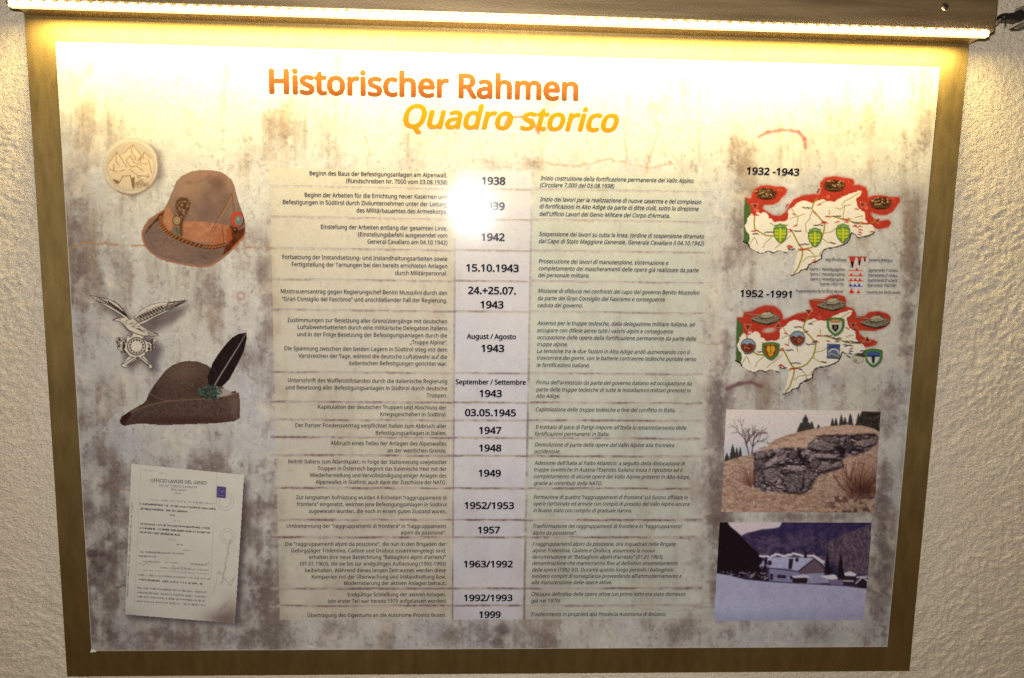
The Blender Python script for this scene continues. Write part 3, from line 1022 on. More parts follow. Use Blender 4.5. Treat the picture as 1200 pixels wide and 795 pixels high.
def draw_map(cv, tf, redtop, blue):
    W_ = [tf(p) for p in WHITE]
    wr = rough_line(W_ + [W_[0]], 3.5, 3, 5)[:-1]
    red = redtop + [tf(p) for p in [(850, 400), (790, 330), (700, 300), (500, 330), (400, 420), (330, 460), (240, 440), (120, 400), (62, 400)]]
    cv.poly(red, rgb(150, 60, 56), .8, 9.0)
    cv.poly(red, RED, 1, 2.0, 0.06, 14)
    g = [tf(p) for p in GREEN]
    cv.poly(g, rgb(72, 100, 52), 1, 1.5, 0.08, 12)
    cv.line(rough_line([tf(p) for p in [(35, 528), (66, 546), (75, 570), (110, 590), (140, 605), (170, 605), (200, 590), (235, 605), (270, 585),
                                      (300, 595), (325, 606)]], 2, 2, 8), 9, rgb(26, 20, 18), .9, 2)
    for seg in ([(335, 572), (352, 584), (382, 576)], [(355, 756), (400, 739), (425, 719), (457, 714), (472, 684), (497, 669), (522, 664), (552, 644),
                                                     (557, 612), (572, 584), (602, 574), (642, 569), (702, 549), (724, 537), (742, 510), (750, 480), (757, 468)],
                [(760, 468), (782, 484), (802, 507), (852, 494), (888, 484), (908, 468)]):
        cv.line(rough_line([tf(p) for p in seg], 3, 3, 9), 8, rgb(26, 20, 18), .9, 2)
    cv.poly(wr, WH, 1, 0.8, 0.03, 20)
    for t in TRACKS:
        cv.line(rough_line([tf(p) for p in t], 3, 3, 12), 5.5, rgb(158, 146, 84), .9, 1.2)
    for t in ROADS:
        cv.line(rough_line([tf(p) for p in t], 2, 2, 13), 9, rgb(150, 136, 34), .95, 1.4)
    rr = random.Random(3 + blue)
    for m in MARKS:
        x, y = tf(m)
        a = rr.uniform(-0.5, 0.5)
        c = rgb(176, 40, 34)
        if blue and m[0] > 440 and rr.random() < .62:
            c = rgb(40, 40, 84)
        cv.line([(x - 13 * math.cos(a), y - 13 * math.sin(a)), (x + 13 * math.cos(a), y + 13 * math.sin(a))], 6, c, .9, 1.6)
        cv.poly([(x - 6, y), (x + 6, y), (x, y - 9)], c, .9, 1)
    for x, y, w, _ in TOWNS:
        x, y = tf((x, y))
        cv.line(rough_line([(x, y), (x + w, y + 1)], 4, 5, int(x)), 8, rgb(80, 70, 74), .75, 2.0)


def shield(cv, cx, cy, w, h, rim, fill, rimw):
    def path(k):
        a, b = w / 2 * k, h / 2 * k
        return [(cx - a, cy - b * .82), (cx - a * .5, cy - b * .95), (cx, cy - b), (cx + a * .5, cy - b * .95), (cx + a, cy - b * .82),
                (cx + a, cy - b * .1), (cx + a * .8, cy + b * .4), (cx + a * .4, cy + b * .8), (cx, cy + b), (cx - a * .4, cy + b * .8),
                (cx - a * .8, cy + b * .4), (cx - a, cy - b * .1)]
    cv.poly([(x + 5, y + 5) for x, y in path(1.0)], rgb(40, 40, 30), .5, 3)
    cv.poly(path(1.03), rgb(40, 60, 28), .9, 1.2)
    cv.poly(path(0.97), rim, 1, 1, 0.05)
    cv.poly(path(1 - rimw), fill, 1, 1, 0.05)
    return path


def arrow_tri(cv, cx, cy, s, a, fill=rgb(110, 40, 34)):
    p = [(cx + s * math.cos(a + k * 2.094), cy + s * math.sin(a + k * 2.094)) for k in range(3)]
    cv.poly(p, fill, .9, 1)
    cv.line(p + [p[0]], 4, rgb(214, 150, 120), .9, 1)


def old_tank(cv, cx, cy, seed):
    rr = random.Random(seed)
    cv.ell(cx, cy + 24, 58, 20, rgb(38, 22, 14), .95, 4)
    cv.ell(cx, cy, 72, 34, rgb(74, 50, 30), .9, 4)
    for k in range(44):
        a = rr.uniform(0, 6.28)
        q = rr.random() ** .6
        x, y = cx + 66 * q * math.cos(a), cy - 6 + 30 * q * math.sin(a)
        c = rr.choice([rgb(210, 180, 130), rgb(40, 26, 18), rgb(160, 126, 84), rgb(56, 40, 26), rgb(190, 160, 110)])
        cv.line([(x, y), (x + rr.uniform(-16, 16), y + rr.uniform(-10, 10))], rr.uniform(3, 8), c, .9, 1.2)
    for k in range(7):
        cv.ell(cx - 46 + k * 15, cy + 28, 6, 7, rgb(96, 74, 48), .9, 1)


def modern_tank(cv, cx, cy, s=1.0):
    def T(p):
        return [(cx + x * s, cy + y * s) for x, y in p]
    hull, dark, pale = rgb(128, 122, 104), rgb(30, 26, 22), rgb(188, 180, 158)
    cv.poly(T([(-94, 10), (-84, 26), (-40, 40), (6, 50), (30, 48), (84, 30), (98, 14), (96, 0), (-60, -4)]), dark, 1, 1.5)
    for k in range(10):
        x = -8 + k * 10.5
        cv.ell(cx + x * s, cy + (38 - abs(k - 1) * 2.3) * s, 5.5, 6.5, rgb(134, 126, 106), .95, .8)
        cv.ell(cx + x * s, cy + (38 - abs(k - 1) * 2.3) * s, 2, 2.4, dark, .9, .8)
    cv.poly(T([(-94, 6), (-60, -6), (-20, -12), (60, -20), (96, -8), (94, 4), (40, 18), (6, 30), (-44, 24)]), hull, 1, 1, 0.14, 5)
    cv.line(T([(-92, 8), (-44, 26), (6, 33), (42, 21), (94, 6)]), 4, pale, .9, 1)
    cv.poly(T([(-84, 14), (-46, 28), (4, 37), (2, 46), (-36, 38), (-74, 24)]), rgb(84, 78, 64), 1, 1)
    cv.line(T([(-34, 2), (-10, 8), (24, 6), (58, -6)]), 7, dark, .95, 1.6)
    cv.poly(T([(-36, -4), (-30, -20), (-8, -32), (30, -36), (54, -28), (62, -14), (52, -4), (20, 4), (-12, 4)]), rgb(150, 144, 124), 1, 1, 0.16, 5)
    cv.poly(T([(-26, -18), (-8, -30), (30, -34), (48, -27), (20, -20), (-6, -16)]), pale, .85, 1.5)
    cv.line(T([(-34, -10), (-80, -17), (-134, -21)]), [9, 6, 5], dark, .9, 1)
    cv.line(T([(-34, -13), (-80, -19), (-134, -23)]), [5, 3.5, 3], pale, .9, 1)
    cv.line(T([(14, -34), (16, -44), (34, -46), (38, -34)]), 6, rgb(70, 64, 52), .95, 1)
    cv.line(T([(40, -30), (58, -22)]), 5, dark, .7, 1)
    for x, y in ((-60, 8), (-30, 14), (4, 20), (50, 6), (74, -2)):
        cv.line(T([(x, y), (x + 12, y + 2)]), 4, dark, .7, 1)


m1 = Canvas(865, 190, 5.68, 1136, 795, 0.42)
reseed_bg(m1)
draw_map(m1, lambda p: p, REDTOP1, False)
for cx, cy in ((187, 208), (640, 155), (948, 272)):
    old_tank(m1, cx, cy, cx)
for x, y in ((240, 190), (270, 185), (292, 188), (700, 130), (735, 132), (1030, 245)):
    m1.ell(x, y, 5, 4, rgb(232, 150, 120), .7, 2)
for cx, cy, s, a in ((112, 292, 26, 1.57), (318, 290, 22, 5.9), (528, 190, 26, 1.57), (828, 284, 24, 1.9), (928, 390, 22, 5.6)):
    arrow_tri(m1, cx, cy, s, a)
for cx, cy in ((128, 325), (598, 232), (852, 306)):
    m1.ring(cx, cy, 8, 4, rgb(236, 160, 130), .9)
for cx, cy in ((280, 485), (510, 512), (697, 485)):
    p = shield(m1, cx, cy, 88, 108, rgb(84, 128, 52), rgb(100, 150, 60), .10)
    inn = m1.mask(p(.88))
    for band, wd in (((cx - 40, cy - 8, cx + 40, cy - 8), 16), ((cx - 34, cy + 14, cx + 34, cy + 14), 12), ((cx - 40, cy - 28, cx + 40, cy - 28), 10)):
        m1.line([(band[0], band[1]), (band[2], band[3])], wd, rgb(204, 200, 50), .85, 1.5, inn)
    m1.line([(cx, cy - 40), (cx, cy + 42)], 13, rgb(204, 200, 50), .95, 1.5, inn)
    m1.line([(cx - 7, cy - 34), (cx - 7, cy + 36)], 3, rgb(80, 120, 44), .8, 1, inn)
    m1.poly([(cx - 40, cy - 62), (cx, cy - 76), (cx + 44, cy - 62), (cx + 40, cy - 50), (cx, cy - 60), (cx - 38, cy - 50)], rgb(98, 134, 58), .95, 1.2, 0.12, 6)
OUT1 = REDTOP1 + WHITE[45:82] + [(70, 546), (36, 530), (38, 400), (38, 250)]
picture('map_picture', sheet, m1, OUT1, 1.0, halo=10)['label'] = 'map of 1932 to 1943 with red border zone and green shields'

m2 = Canvas(860, 330, 5.68, 1136, 795, 0.42)
reseed_bg(m2)


def tf2(p):
    return (p[0] * 0.985 - 22, p[1] * 0.995)


draw_map(m2, tf2, REDTOP2, True)
m2.ell(235, 325, 42, 16, rgb(196, 186, 176), .9, 7, -.15)
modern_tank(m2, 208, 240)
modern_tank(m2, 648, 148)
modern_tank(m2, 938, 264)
for cx, cy, s, a in ((92, 302, 28, 1.57), (295, 294, 24, 4.9), (498, 200, 26, 1.57), (795, 290, 24, 5.6), (888, 388, 26, 4.6)):
    arrow_tri(m2, cx, cy, s, a)
for cx, cy in ((112, 332), (570, 238), (822, 310)):
    m2.ring(cx, cy, 8, 4, rgb(226, 120, 96), .9)
for cx, cy in ((94, 428), (422, 378)):                     # round badges: mountain scene
    m2.ell(cx + 5, cy + 6, 50, 50, rgb(60, 50, 50), .5, 4)
    m2.ell(cx, cy, 50, 50, rgb(90, 84, 86), 1, 1)
    m2.ell(cx, cy, 44, 44, rgb(132, 156, 178), 1, 1)
    km = m2.mask([(cx + 44 * math.cos(k * .2), cy + 44 * math.sin(k * .2)) for k in range(32)])
    m2.put(m2.mask([(cx - 48, cy - 2), (cx - 28, cy - 18), (cx - 8, cy - 6), (cx + 14, cy - 20), (cx + 48, cy), (cx + 48, cy + 50), (cx - 48, cy + 50)]) * km, rgb(122, 50, 36))
    for k in range(12):
        q = random.Random(k + cx)
        m2.line([(cx + q.uniform(-34, 30), cy + q.uniform(-8, 30)), (cx + q.uniform(-34, 30), cy + q.uniform(-8, 30))], 5, q.choice([rgb(176, 92, 60), rgb(60, 26, 22), rgb(200, 170, 140)]), .7, 1.5, km)
for cx, cy, w, h, fill in ((245, 465, 112, 120, rgb(150, 62, 34)), (676, 302, 114, 122, rgb(196, 194, 184)), (928, 510, 116, 122, rgb(206, 206, 202))):
    p = shield(m2, cx, cy, w, h, rgb(72, 128, 56), fill, .26)
    inn = m2.mask(p(.74))
    if cx == 245:
        m2.put(m2.mask([(cx - 60, cy - 60), (cx + 60, cy - 60), (cx + 60, cy - 18), (cx - 60, cy - 18)]) * inn, rgb(120, 50, 30))
        m2.ell(cx - 12, cy - 16, 15, 22, rgb(206, 168, 48), 1, 2)
        m2.ell(cx + 14, cy - 16, 15, 22, rgb(206, 168, 48), 1, 2)
        m2.ell(cx, cy + 16, 16, 18, rgb(206, 160, 44), 1, 2)
        m2.line([(cx, cy - 36), (cx, cy + 20)], 4, rgb(120, 40, 24), .9, 1)
        m2.line([(cx - 30, cy - 44), (cx + 30, cy - 44)], 6, rgb(170, 90, 40), .9, 1)
    elif cx == 676:
        m2.poly([(cx - 22, cy - 14), (cx + 22, cy - 14), (cx + 22, cy + 12), (cx, cy + 36), (cx - 22, cy + 12)], rgb(22, 20, 20), 1, 1)
        m2.ell(cx, cy + 4, 9, 14, rgb(120, 116, 110), .9, 2)
        m2.line([(cx - 30, cy - 34), (cx + 30, cy - 34)], 9, rgb(176, 84, 36), .9, 1)
        m2.line([(cx - 26, cy - 42), (cx - 12, cy - 48), (cx, cy - 42), (cx + 12, cy - 48), (cx + 26, cy - 42)], 6, rgb(200, 128, 44), .9, 1)
    else:
        m2.put(m2.mask([(cx - 60, cy - 60), (cx + 60, cy - 60), (cx + 60, cy - 8), (cx - 60, cy - 8)]) * inn, rgb(52, 74, 138))
        m2.poly([(cx - 12, cy - 16), (cx + 12, cy - 16), (cx + 8, cy + 34), (cx - 8, cy + 34)], rgb(38, 46, 60), 1, 1.4)
        m2.line([(cx - 34, cy - 30), (cx + 34, cy - 30)], 5, rgb(120, 140, 180), .7, 1.5)
m2.poly([(622, 415), (706, 420), (702, 516), (620, 512)], rgb(92, 108, 142), 1, 1)
m2.poly([(626, 440), (650, 422), (700, 424), (702, 440), (640, 452)], rgb(60, 76, 130), 1, 2)
m2.line([(632, 470), (650, 452), (672, 450), (692, 462), (700, 480)], 9, rgb(206, 206, 196), .95, 2)
m2.line([(626, 490), (650, 480), (676, 492), (698, 500)], 8, rgb(160, 160, 156), .95, 2)
m2.poly([(624, 500), (660, 494), (700, 506), (700, 514), (622, 511)], rgb(86, 96, 96), 1, 2)
m2.line([(622, 415), (706, 420), (702, 516), (620, 512), (622, 415)], 3, rgb(40, 40, 60), .8, 1)
m2.ell(826, 512, 52, 36, rgb(196, 190, 178), 1, 2)
m2.ring(826, 512, 34, 3, rgb(80, 80, 70), .5)
m2.poly([(800, 492), (830, 476), (870, 484), (876, 506), (838, 500)], rgb(62, 60, 44), 1, 2, .1, 5)
m2.line([(806, 514), (806, 530), (818, 530), (818, 514)], 4, rgb(60, 56, 50), .8, 1)
m2.line([(792, 530), (826, 544), (868, 536)], 3, rgb(84, 80, 70), .6, 2)
OUT2 = REDTOP2[:-1] + [tf2((893, 422)), tf2((902, 440)), (872, 456), (985, 455), (982, 520), (928, 574), (874, 530), (826, 549), (785, 534), (778, 492)] + [tf2(p) for p in WHITE[52:82]] + [tf2(p) for p in [(70, 546), (36, 530), (38, 400)]] + [(16, 250)]
picture('map_picture', sheet, m2, OUT2, 1.0, halo=10)['label'] = 'map of 1952 to 1991 with grey tanks and coat of arms shields'

# ------------------------------------------------------------------ medal
md = Canvas(110, 150, 4.678, 889, 500, 0.5)
reseed_bg(md)
mc = (203, 212)
base = rgb(218, 210, 196)
md.ell(mc[0], mc[1], 154, 158, rgb(196, 176, 146), 1, 1.5)
md.ell(mc[0] - 2, mc[1] - 3, 150, 153, base, 1, 2)
ga = np.arctan2(md.Y - mc[1], md.X - mc[0])
rad = np.hypot(md.X - mc[0], md.Y - mc[1])
mm = (rad < 128).astype(np.float32)
md.ring(mc[0], mc[1], 132, 4, rgb(186, 160, 130), .75, 2)
md.put(mm, rgb(196, 178, 154), .6)
for t0, t1 in ((1.75, 2.6), (2.8, 3.6), (0.5, 1.4)):          # worn rim inscription, only its strokes
    for k in range(int((t1 - t0) / 0.085)):
        a = t0 + k * 0.085
        q = random.Random(k * 7 + int(t0 * 10))
        md.line([(mc[0] + 137 * math.cos(a), mc[1] + 137 * math.sin(a)), (mc[0] + 148 * math.cos(a + q.uniform(-.05, .05)), mc[1] + 148 * math.sin(a))], 3.5, rgb(176, 150, 124), .6, 1.5)
mt = [(80, 240), (80, 195), (100, 160), (125, 130), (150, 155), (165, 140), (190, 112), (215, 92), (240, 125), (255, 150), (275, 130), (300, 158), (322, 180), (328, 240), (300, 300), (110, 290)]
md.poly(mt, rgb(226, 208, 180), 1, 1.5, .04, 10)
for L_ in ([(80, 195), (125, 132), (165, 190), (180, 215)], [(165, 140), (215, 94), (262, 158), (240, 185)], [(245, 175), (275, 132), (310, 165)],
           [(215, 94), (205, 130), (232, 175)], [(125, 132), (120, 175), (140, 210)], [(175, 180), (205, 215), (232, 210), (268, 235)],
           [(262, 158), (255, 190), (290, 200)], [(275, 132), (270, 170)], [(90, 230), (130, 240), (170, 232)], [(178, 175), (200, 150), (222, 190), (262, 205)],
           [(196, 228), (240, 260), (300, 268)], [(105, 200), (112, 235)], [(300, 175), (310, 220), (318, 250)]):
    md.line(rough_line(L_, 2, 3, int(L_[0][0])), 4, rgb(150, 116, 92), .75, 1.6)
md.poly([(85, 262), (120, 240), (170, 235), (205, 245), (215, 290), (222, 332), (200, 335), (150, 320), (110, 300)], rgb(222, 204, 176), 1, 1.5)
md.line([(108, 285), (140, 300), (160, 265), (200, 262), (214, 330)], 5, rgb(140, 106, 84), .8, 2)
md.poly([(104, 280), (140, 292), (132, 312), (114, 300)], rgb(130, 96, 76), .9, 2)
md.poly([(205, 275), (224, 270), (222, 335), (212, 330)], rgb(130, 96, 76), .9, 2)
for k in range(26):
    q = random.Random(k)
    x, y = q.uniform(225, 300), q.uniform(262, 325)
    md.ring(x, y, q.uniform(4, 9), 2.5, rgb(150, 120, 94), .7, 1.4)
for k in range(60):
    q = random.Random(k + 90)
    x, y = q.uniform(95, 310), q.uniform(130, 320)
    md.line([(x, y), (x + q.uniform(-10, 10), y + q.uniform(-10, 10))], 2.4, rgb(168, 138, 110), .45, 1.4, mm)
md.poly([(mc[0] + 153 * math.cos(a / 10), mc[1] + 157 * math.sin(a / 10)) for a in range(-3, 22)] + [(mc[0] + 146 * math.cos(a / 10), mc[1] + 149 * math.sin(a / 10)) for a in range(21, -4, -1)], rgb(150, 118, 104), .7, 2)
picture('medal_picture', sheet, md, [(mc[0] + 154 * math.cos(k * .13), mc[1] + 158 * math.sin(k * .13)) for k in range(48)], 0.86)

# ------------------------------------------------------------------ first hat
h1 = Canvas(110, 150, 4.678, 889, 795, 0.5, (0.5, 0.4, 0.33))
H1 = [(410, 400), (420, 370), (440, 325), (455, 292), (480, 265), (530, 240), (580, 232), (640, 233), (690, 240), (725, 258), (755, 285), (772, 320),
      (780, 360), (798, 420), (815, 465), (828, 510), (833, 570), (820, 610), (790, 640), (740, 690), (690, 730), (640, 760), (580, 766),
      (520, 757), (460, 745), (400, 733), (350, 712), (310, 685), (280, 650), (265, 610), (261, 575), (275, 540), (300, 500), (340, 475), (385, 446)]
felt = rgb(134, 112, 100)
h1.poly(H1, felt, 1, 0, .07, 30)
h1.poly([(410, 400), (455, 290), (530, 240), (640, 233), (725, 258), (772, 320), (790, 420), (760, 530), (600, 515), (500, 505), (430, 470)], rgb(136, 112, 100), 1, 1, .10, 60, 3)
h1.glow(520, 320, 60, 70, rgb(176, 138, 112), .55)
h1.glow(690, 300, 34, 36, rgb(104, 70, 62), .55)
h1.glow(745, 300, 22, 40, rgb(186, 142, 112), .35)
h1.glow(640, 470, 60, 50, rgb(112, 84, 80), .5)
h1.glow(640, 250, 90, 16, rgb(176, 132, 108), .5)
h1.line(rough_line([(500, 310), (560, 300), (640, 270), (660, 330), (600, 370), (640, 420)], 8, 3, 4), 14, rgb(118, 88, 78), .25, 8)
h1.poly([(275, 590), (300, 545), (340, 500), (388, 450), (378, 490), (330, 525), (290, 575)], rgb(84, 44, 26), 1, 2)
h1.poly([(365, 505), (372, 545), (405, 585), (460, 615), (530, 640), (600, 662), (680, 660), (725, 645), (745, 640), (735, 675), (690, 700), (640, 738),
         (590, 750), (520, 742), (450, 730), (380, 707), (310, 672), (280, 628), (276, 592), (300, 560), (340, 527)], rgb(128, 106, 96), 1, 1.5, .08, 14, 5)
h1.glow(420, 680, 70, 26, rgb(152, 122, 108), .5)
h1.glow(640, 690, 60, 20, rgb(106, 84, 76), .5)
h1.poly([(400, 424), (430, 470), (442, 500), (500, 510), (600, 515), (700, 528), (748, 535), (738, 600), (722, 642), (640, 640), (560, 625), (480, 605),
         (428, 592), (396, 565), (374, 530), (380, 480)], rgb(174, 120, 92), 1, 1.5, .12, 26, 6)
h1.glow(410, 490, 16, 50, rgb(190, 136, 102), .6)
h1.glow(560, 570, 60, 20, rgb(196, 136, 98), .4)
h1.glow(690, 600, 26, 30, rgb(160, 88, 52), .6)
h1.poly([(745, 533), (790, 560), (830, 545), (820, 602), (764, 660), (704, 702), (722, 650), (738, 600)], rgb(96, 48, 30), 1, 2, .15, 12)
h1.poly([(728, 560), (752, 545), (758, 610), (730, 640)], rgb(160, 84, 50), 1, 2)
h1.line([(705, 540), (712, 630)], 5, rgb(120, 66, 42), .8, 2)
h1.line([(262, 575), (268, 615), (284, 650), (312, 684), (352, 710), (402, 730), (462, 743), (522, 754), (582, 762), (640, 755), (690, 725), (740, 686),
         (790, 638), (820, 602)], [11, 12, 12, 12, 13, 13, 13, 13, 13, 12, 11, 11, 11, 9], rgb(170, 120, 94), 1, 2)
h1.line([(760, 660), (800, 618), (828, 590)], 8, rgb(196, 112, 66), .9, 2)
h1.line([(264, 580), (300, 505), (345, 476), (388, 448)], 6, rgb(196, 118, 78), 1, 2)
br = rough_line([(364, 482), (370, 528), (398, 568), (448, 600), (518, 630), (600, 652), (660, 655), (724, 640)], 0, 7, 1)
h1.line(br, 19, rgb(76, 40, 24), 1, 2)
for k, (x, y) in enumerate(br):
    h1.line([(x - 6, y + 5), (x + 6, y - 5)], 6, rgb(190, 124, 72) if k % 2 else rgb(108, 62, 36), .95, 1.5)
h1.poly([(452, 400), (478, 380), (512, 384), (530, 410), (524, 446), (506, 480), (486, 520), (470, 540), (448, 530), (440, 496), (452, 460), (446, 430)], rgb(92, 66, 50), 1, 3, .1, 8)
for k in range(90):                                           # bullion badge
    q = random.Random(k)
    t = q.random()
    x, y = 490 - 22 * t + q.uniform(-32, 32) * (1 - .35 * t), 396 + 110 * t
    a_ = q.uniform(0, 6.28)
    h1.line([(x, y), (x + 8 * math.cos(a_), y + 8 * math.sin(a_))], q.uniform(3, 6), q.choice([rgb(150, 118, 88), rgb(76, 52, 40), rgb(176, 142, 106), rgb(104, 78, 60)]), .85, 1.4)
h1.poly([(440, 540), (478, 545), (482, 596), (446, 590), (418, 570)], rgb(120, 108, 92), 1, 2, .1, 8)
h1.line([(452, 545), (462, 592)], 4, rgb(80, 60, 48), .8, 2)
h1.poly([(470, 520), (488, 500), (486, 596), (474, 596)], rgb(90, 60, 42), .9, 3)
h1.ell(455, 508, 26, 28, rgb(104, 78, 52), 1, 2)
h1.ell(455, 508, 19, 21, rgb(176, 156, 116), 1, 2)
h1.ring(455, 508, 11, 4, rgb(120, 96, 68), .9)
for dx in (0, 14):
    h1.line([(756 + dx * .4, 362), (724 + dx, 425), (690 + dx, 480), (664 + dx, 530), (640 + dx, 572)], 3.5, rgb(96, 62, 44), .85, 1.5)
h1.line([(762, 364), (735, 425), (700, 480), (674, 530)], 9, rgb(172, 128, 92), .65, 2.5)
h1.line([(757, 358), (764, 420), (770, 470)], 4, rgb(96, 62, 44), .7, 1.5)
h1.ell(788, 505, 38, 44, rgb(70, 34, 26), .8, 4)
h1.ell(785, 502, 35, 42, rgb(186, 74, 52), 1, 2)
h1.ell(794, 508, 22, 27, rgb(110, 122, 122), 1, 2)
h1.ell(790, 500, 8, 10, rgb(150, 160, 158), .8, 3)
h1.ell(776, 562, 13, 15, rgb(60, 34, 28), 1, 3)
h1.ell(772, 558, 6, 6, rgb(170, 110, 80), .8, 2)
h1.line([(594, 700), (622, 722)], 4, rgb(70, 48, 40), .8, 2)
picture('hat_picture', sheet, h1, H1, 0.90)['label'] = 'upright brown felt hat with orange ribbon and red cockade'

# ------------------------------------------------------------------ eagle badge
eg = Canvas(95, 335, 4.676, 982, 500, 0.5)
reseed_bg(eg)
EAG = [[(42, 50), (78, 58), (112, 66), (150, 72), (185, 86), (215, 108), (240, 142), (262, 180), (270, 186), (300, 160), (335, 128), (380, 104),
        (430, 92), (480, 88), (530, 84), (582, 76), (584, 84), (540, 106), (500, 128), (455, 150), (400, 176), (360, 200), (324, 214), (345, 228),
        (380, 246), (420, 262), (426, 274), (396, 280), (350, 274), (340, 290), (352, 300), (372, 304), (388, 292), (412, 290), (414, 306), (398, 320), (412, 340),
        (396, 346), (388, 364), (368, 360), (352, 372), (350, 388), (372, 416), (402, 440), (380, 458), (358, 430), (330, 408), (306, 400), (290, 420), (262, 444),
        (234, 450), (216, 436), (244, 404), (262, 384), (244, 366), (222, 372), (214, 352), (198, 348), (200, 326), (190, 300), (196, 284), (222, 282),
        (246, 296), (252, 268), (270, 282), (284, 262), (262, 250), (240, 228), (224, 204), (206, 196), (172, 192), (176, 182), (206, 174), (236, 176),
        (216, 160), (180, 138), (130, 110), (84, 82)]]
sil = rgb(208, 199, 186)
dk = rgb(34, 28, 30)
eg.poly(EAG[0], sil, 1, 0, .06, 14)
for k in range(16):                                            # right wing feathers
    t = k / 15
    x0, y0 = 290 + 250 * t, 176 - 92 * t
    eg.line([(x0, y0), (x0 + 22 + 14 * t, y0 - 2 + 18 * (1 - t) + 6), (x0 + 8, y0 + 26 * (1 - t) + 12)], 3.4, dk, .85, 1.2)
for y_ in (0, 1, 2):
    eg.line([(300 + 14 * y_, 182 + 8 * y_), (360 + 8 * y_, 150 + 9 * y_), (420, 130 + 9 * y_), (500 + 10 * y_, 108 + 6 * y_), (560 - 10 * y_, 92 + 6 * y_)], 2.6, dk, .75, 1.2)
for k in range(9):
    t = k / 8
    eg.line([(318 + 120 * t, 164 - 50 * t), (330 + 120 * t, 176 - 50 * t)], 7, dk, .9, 1.6)
eg.line([(582, 76), (530, 86), (476, 94), (470, 118), (464, 128)], 4, dk, .9, 1.2)
for k in range(9):
    t = k / 8
    eg.line([(286 + 30 * t, 186 + 20 * t), (340 + 40 * t, 146 + 34 * t), (400 + 50 * t, 118 + 24 * t), (470 + 60 * t, 100 + 12 * t)], 2.2, dk if k % 2 else rgb(120, 108, 96), .6, 1.0)
for k in range(5):
    eg.line([(476 + 6 * k, 98 + 7 * k), (530 + 4 * k, 90 + 6 * k), (572 - 4 * k, 82 + 4 * k)], 2.4, dk, .7, 1.0)
    eg.line([(90 + 10 * k, 68 + 5 * k), (150 + 6 * k, 84 + 9 * k), (206 + 6 * k, 122 + 9 * k), (244, 166)], 2.2, dk, .6, 1.0)
for k in range(14):                                            # left wing
    t = k / 13
    x0, y0 = 70 + 176 * t, 66 + 88 * t ** 1.5
    eg.line([(x0, y0), (x0 + 12, y0 + 20), (x0 + 2, y0 + 16)], 3.4, dk, .85, 1.2)
for k in range(7):
    t = k / 6
    eg.line([(150 + 90 * t, 88 + 66 * t), (160 + 90 * t, 100 + 66 * t)], 8, dk, .9, 1.6)
eg.line([(42, 50), (100, 66), (160, 76), (205, 104), (240, 150), (262, 184)], 3.5, dk, .85, 1.2)
eg.line([(172, 190), (190, 180), (206, 178)], 5, dk, .9, 1.2)
eg.ell(214, 186, 4, 3, dk, .9, 1)
for k in range(60):
    q = random.Random(k)
    t = q.random()
    x, y = 240 + 150 * t + q.uniform(-16, 16), 196 + 70 * t + q.uniform(-14, 14)
    eg.line([(x, y), (x + 7, y + 5)], 3, q.choice([dk, rgb(150, 138, 124)]), .6, 1.2)
eg.line([(224, 204), (256, 240), (300, 262), (340, 276), (400, 280)], 4, dk, .8, 1.4)
eg.line([(324, 214), (360, 232), (424, 268)], 4, dk, .8, 1.4)
for k in range(6):
    eg.line([(360 + k * 9, 240 + k * 4), (372 + k * 9, 272)], 2.6, dk, .7, 1.1)
for k in range(110):                                            # wreath leaves
    q = random.Random(k + 5)
    a = q.choice([q.uniform(2.3, 3.7), q.uniform(-.7, .8)])
    rr_ = q.uniform(62, 108)
    x, y = 304 + rr_ * math.cos(a), 330 + rr_ * math.sin(a) * .75
    eg.line([(x, y), (x + 12 * math.cos(a + 1), y + 12 * math.sin(a + 1))], [9, 3], q.choice([dk, dk, sil]), .85, 1.2)
eg.ell(304, 332, 52, 50, dk, 1, 1)
eg.ell(304, 332, 47, 45, sil, 1, 1.5)
eg.ring(304, 332, 36, 9, dk, .9, 1.5)
for k in range(14):
    a = k * .449
    eg.ell(304 + 36 * math.cos(a), 332 + 36 * math.sin(a), 4, 4, sil, 1, 1)
eg.ell(304, 332, 27, 26, rgb(214, 204, 190), 1, 2)
eg.line([(240, 350), (270, 382), (320, 388), (362, 366)], 6, sil, 1, 1.4)
eg.line([(238, 356), (268, 390), (322, 396), (366, 372)], 3.5, dk, .9, 1.2)
for a, b in (((300, 390), (232, 436)), ((322, 392), (386, 442))):
    eg.line([a, b], [12, 24], sil, 1, 1.5)
    eg.line([(a[0] - 8, a[1]), (b[0] - 14, b[1] - 2)], 3.5, dk, .9, 1.2)
    eg.line([(a[0] + 8, a[1]), (b[0] + 14, b[1] + 4)], 3.5, dk, .9, 1.2)
eg.line([(216, 436), (236, 452)], 3.5, dk, .9, 1.2)
eg.line([(376, 460), (402, 438)], 3.5, dk, .9, 1.2)
eg.line([(258, 436), (300, 410), (312, 400)], 8, rgb(96, 86, 80), .9, 2)
eg.line([(318, 408), (352, 432), (372, 430)], 7, rgb(110, 98, 90), .9, 2)
em_ = eg.mask(EAG[0])
for k in range(260):
    q = random.Random(k + 40)
    x, y = q.uniform(50, 580), q.uniform(50, 455)
    a_ = q.uniform(-.9, .3)
    eg.line([(x, y), (x + 12 * math.cos(a_), y + 12 * math.sin(a_))], q.uniform(1.8, 3.2), q.choice([dk, rgb(224, 216, 204), rgb(228, 220, 208), rgb(130, 120, 110)]), .42, 1.0, em_)
eg.line(EAG[0] + [EAG[0][0]], 4.2, dk, .85, 1.2)
picture('eagle_badge_picture', sheet, eg, EAG[0], 1.15, 0.0007)

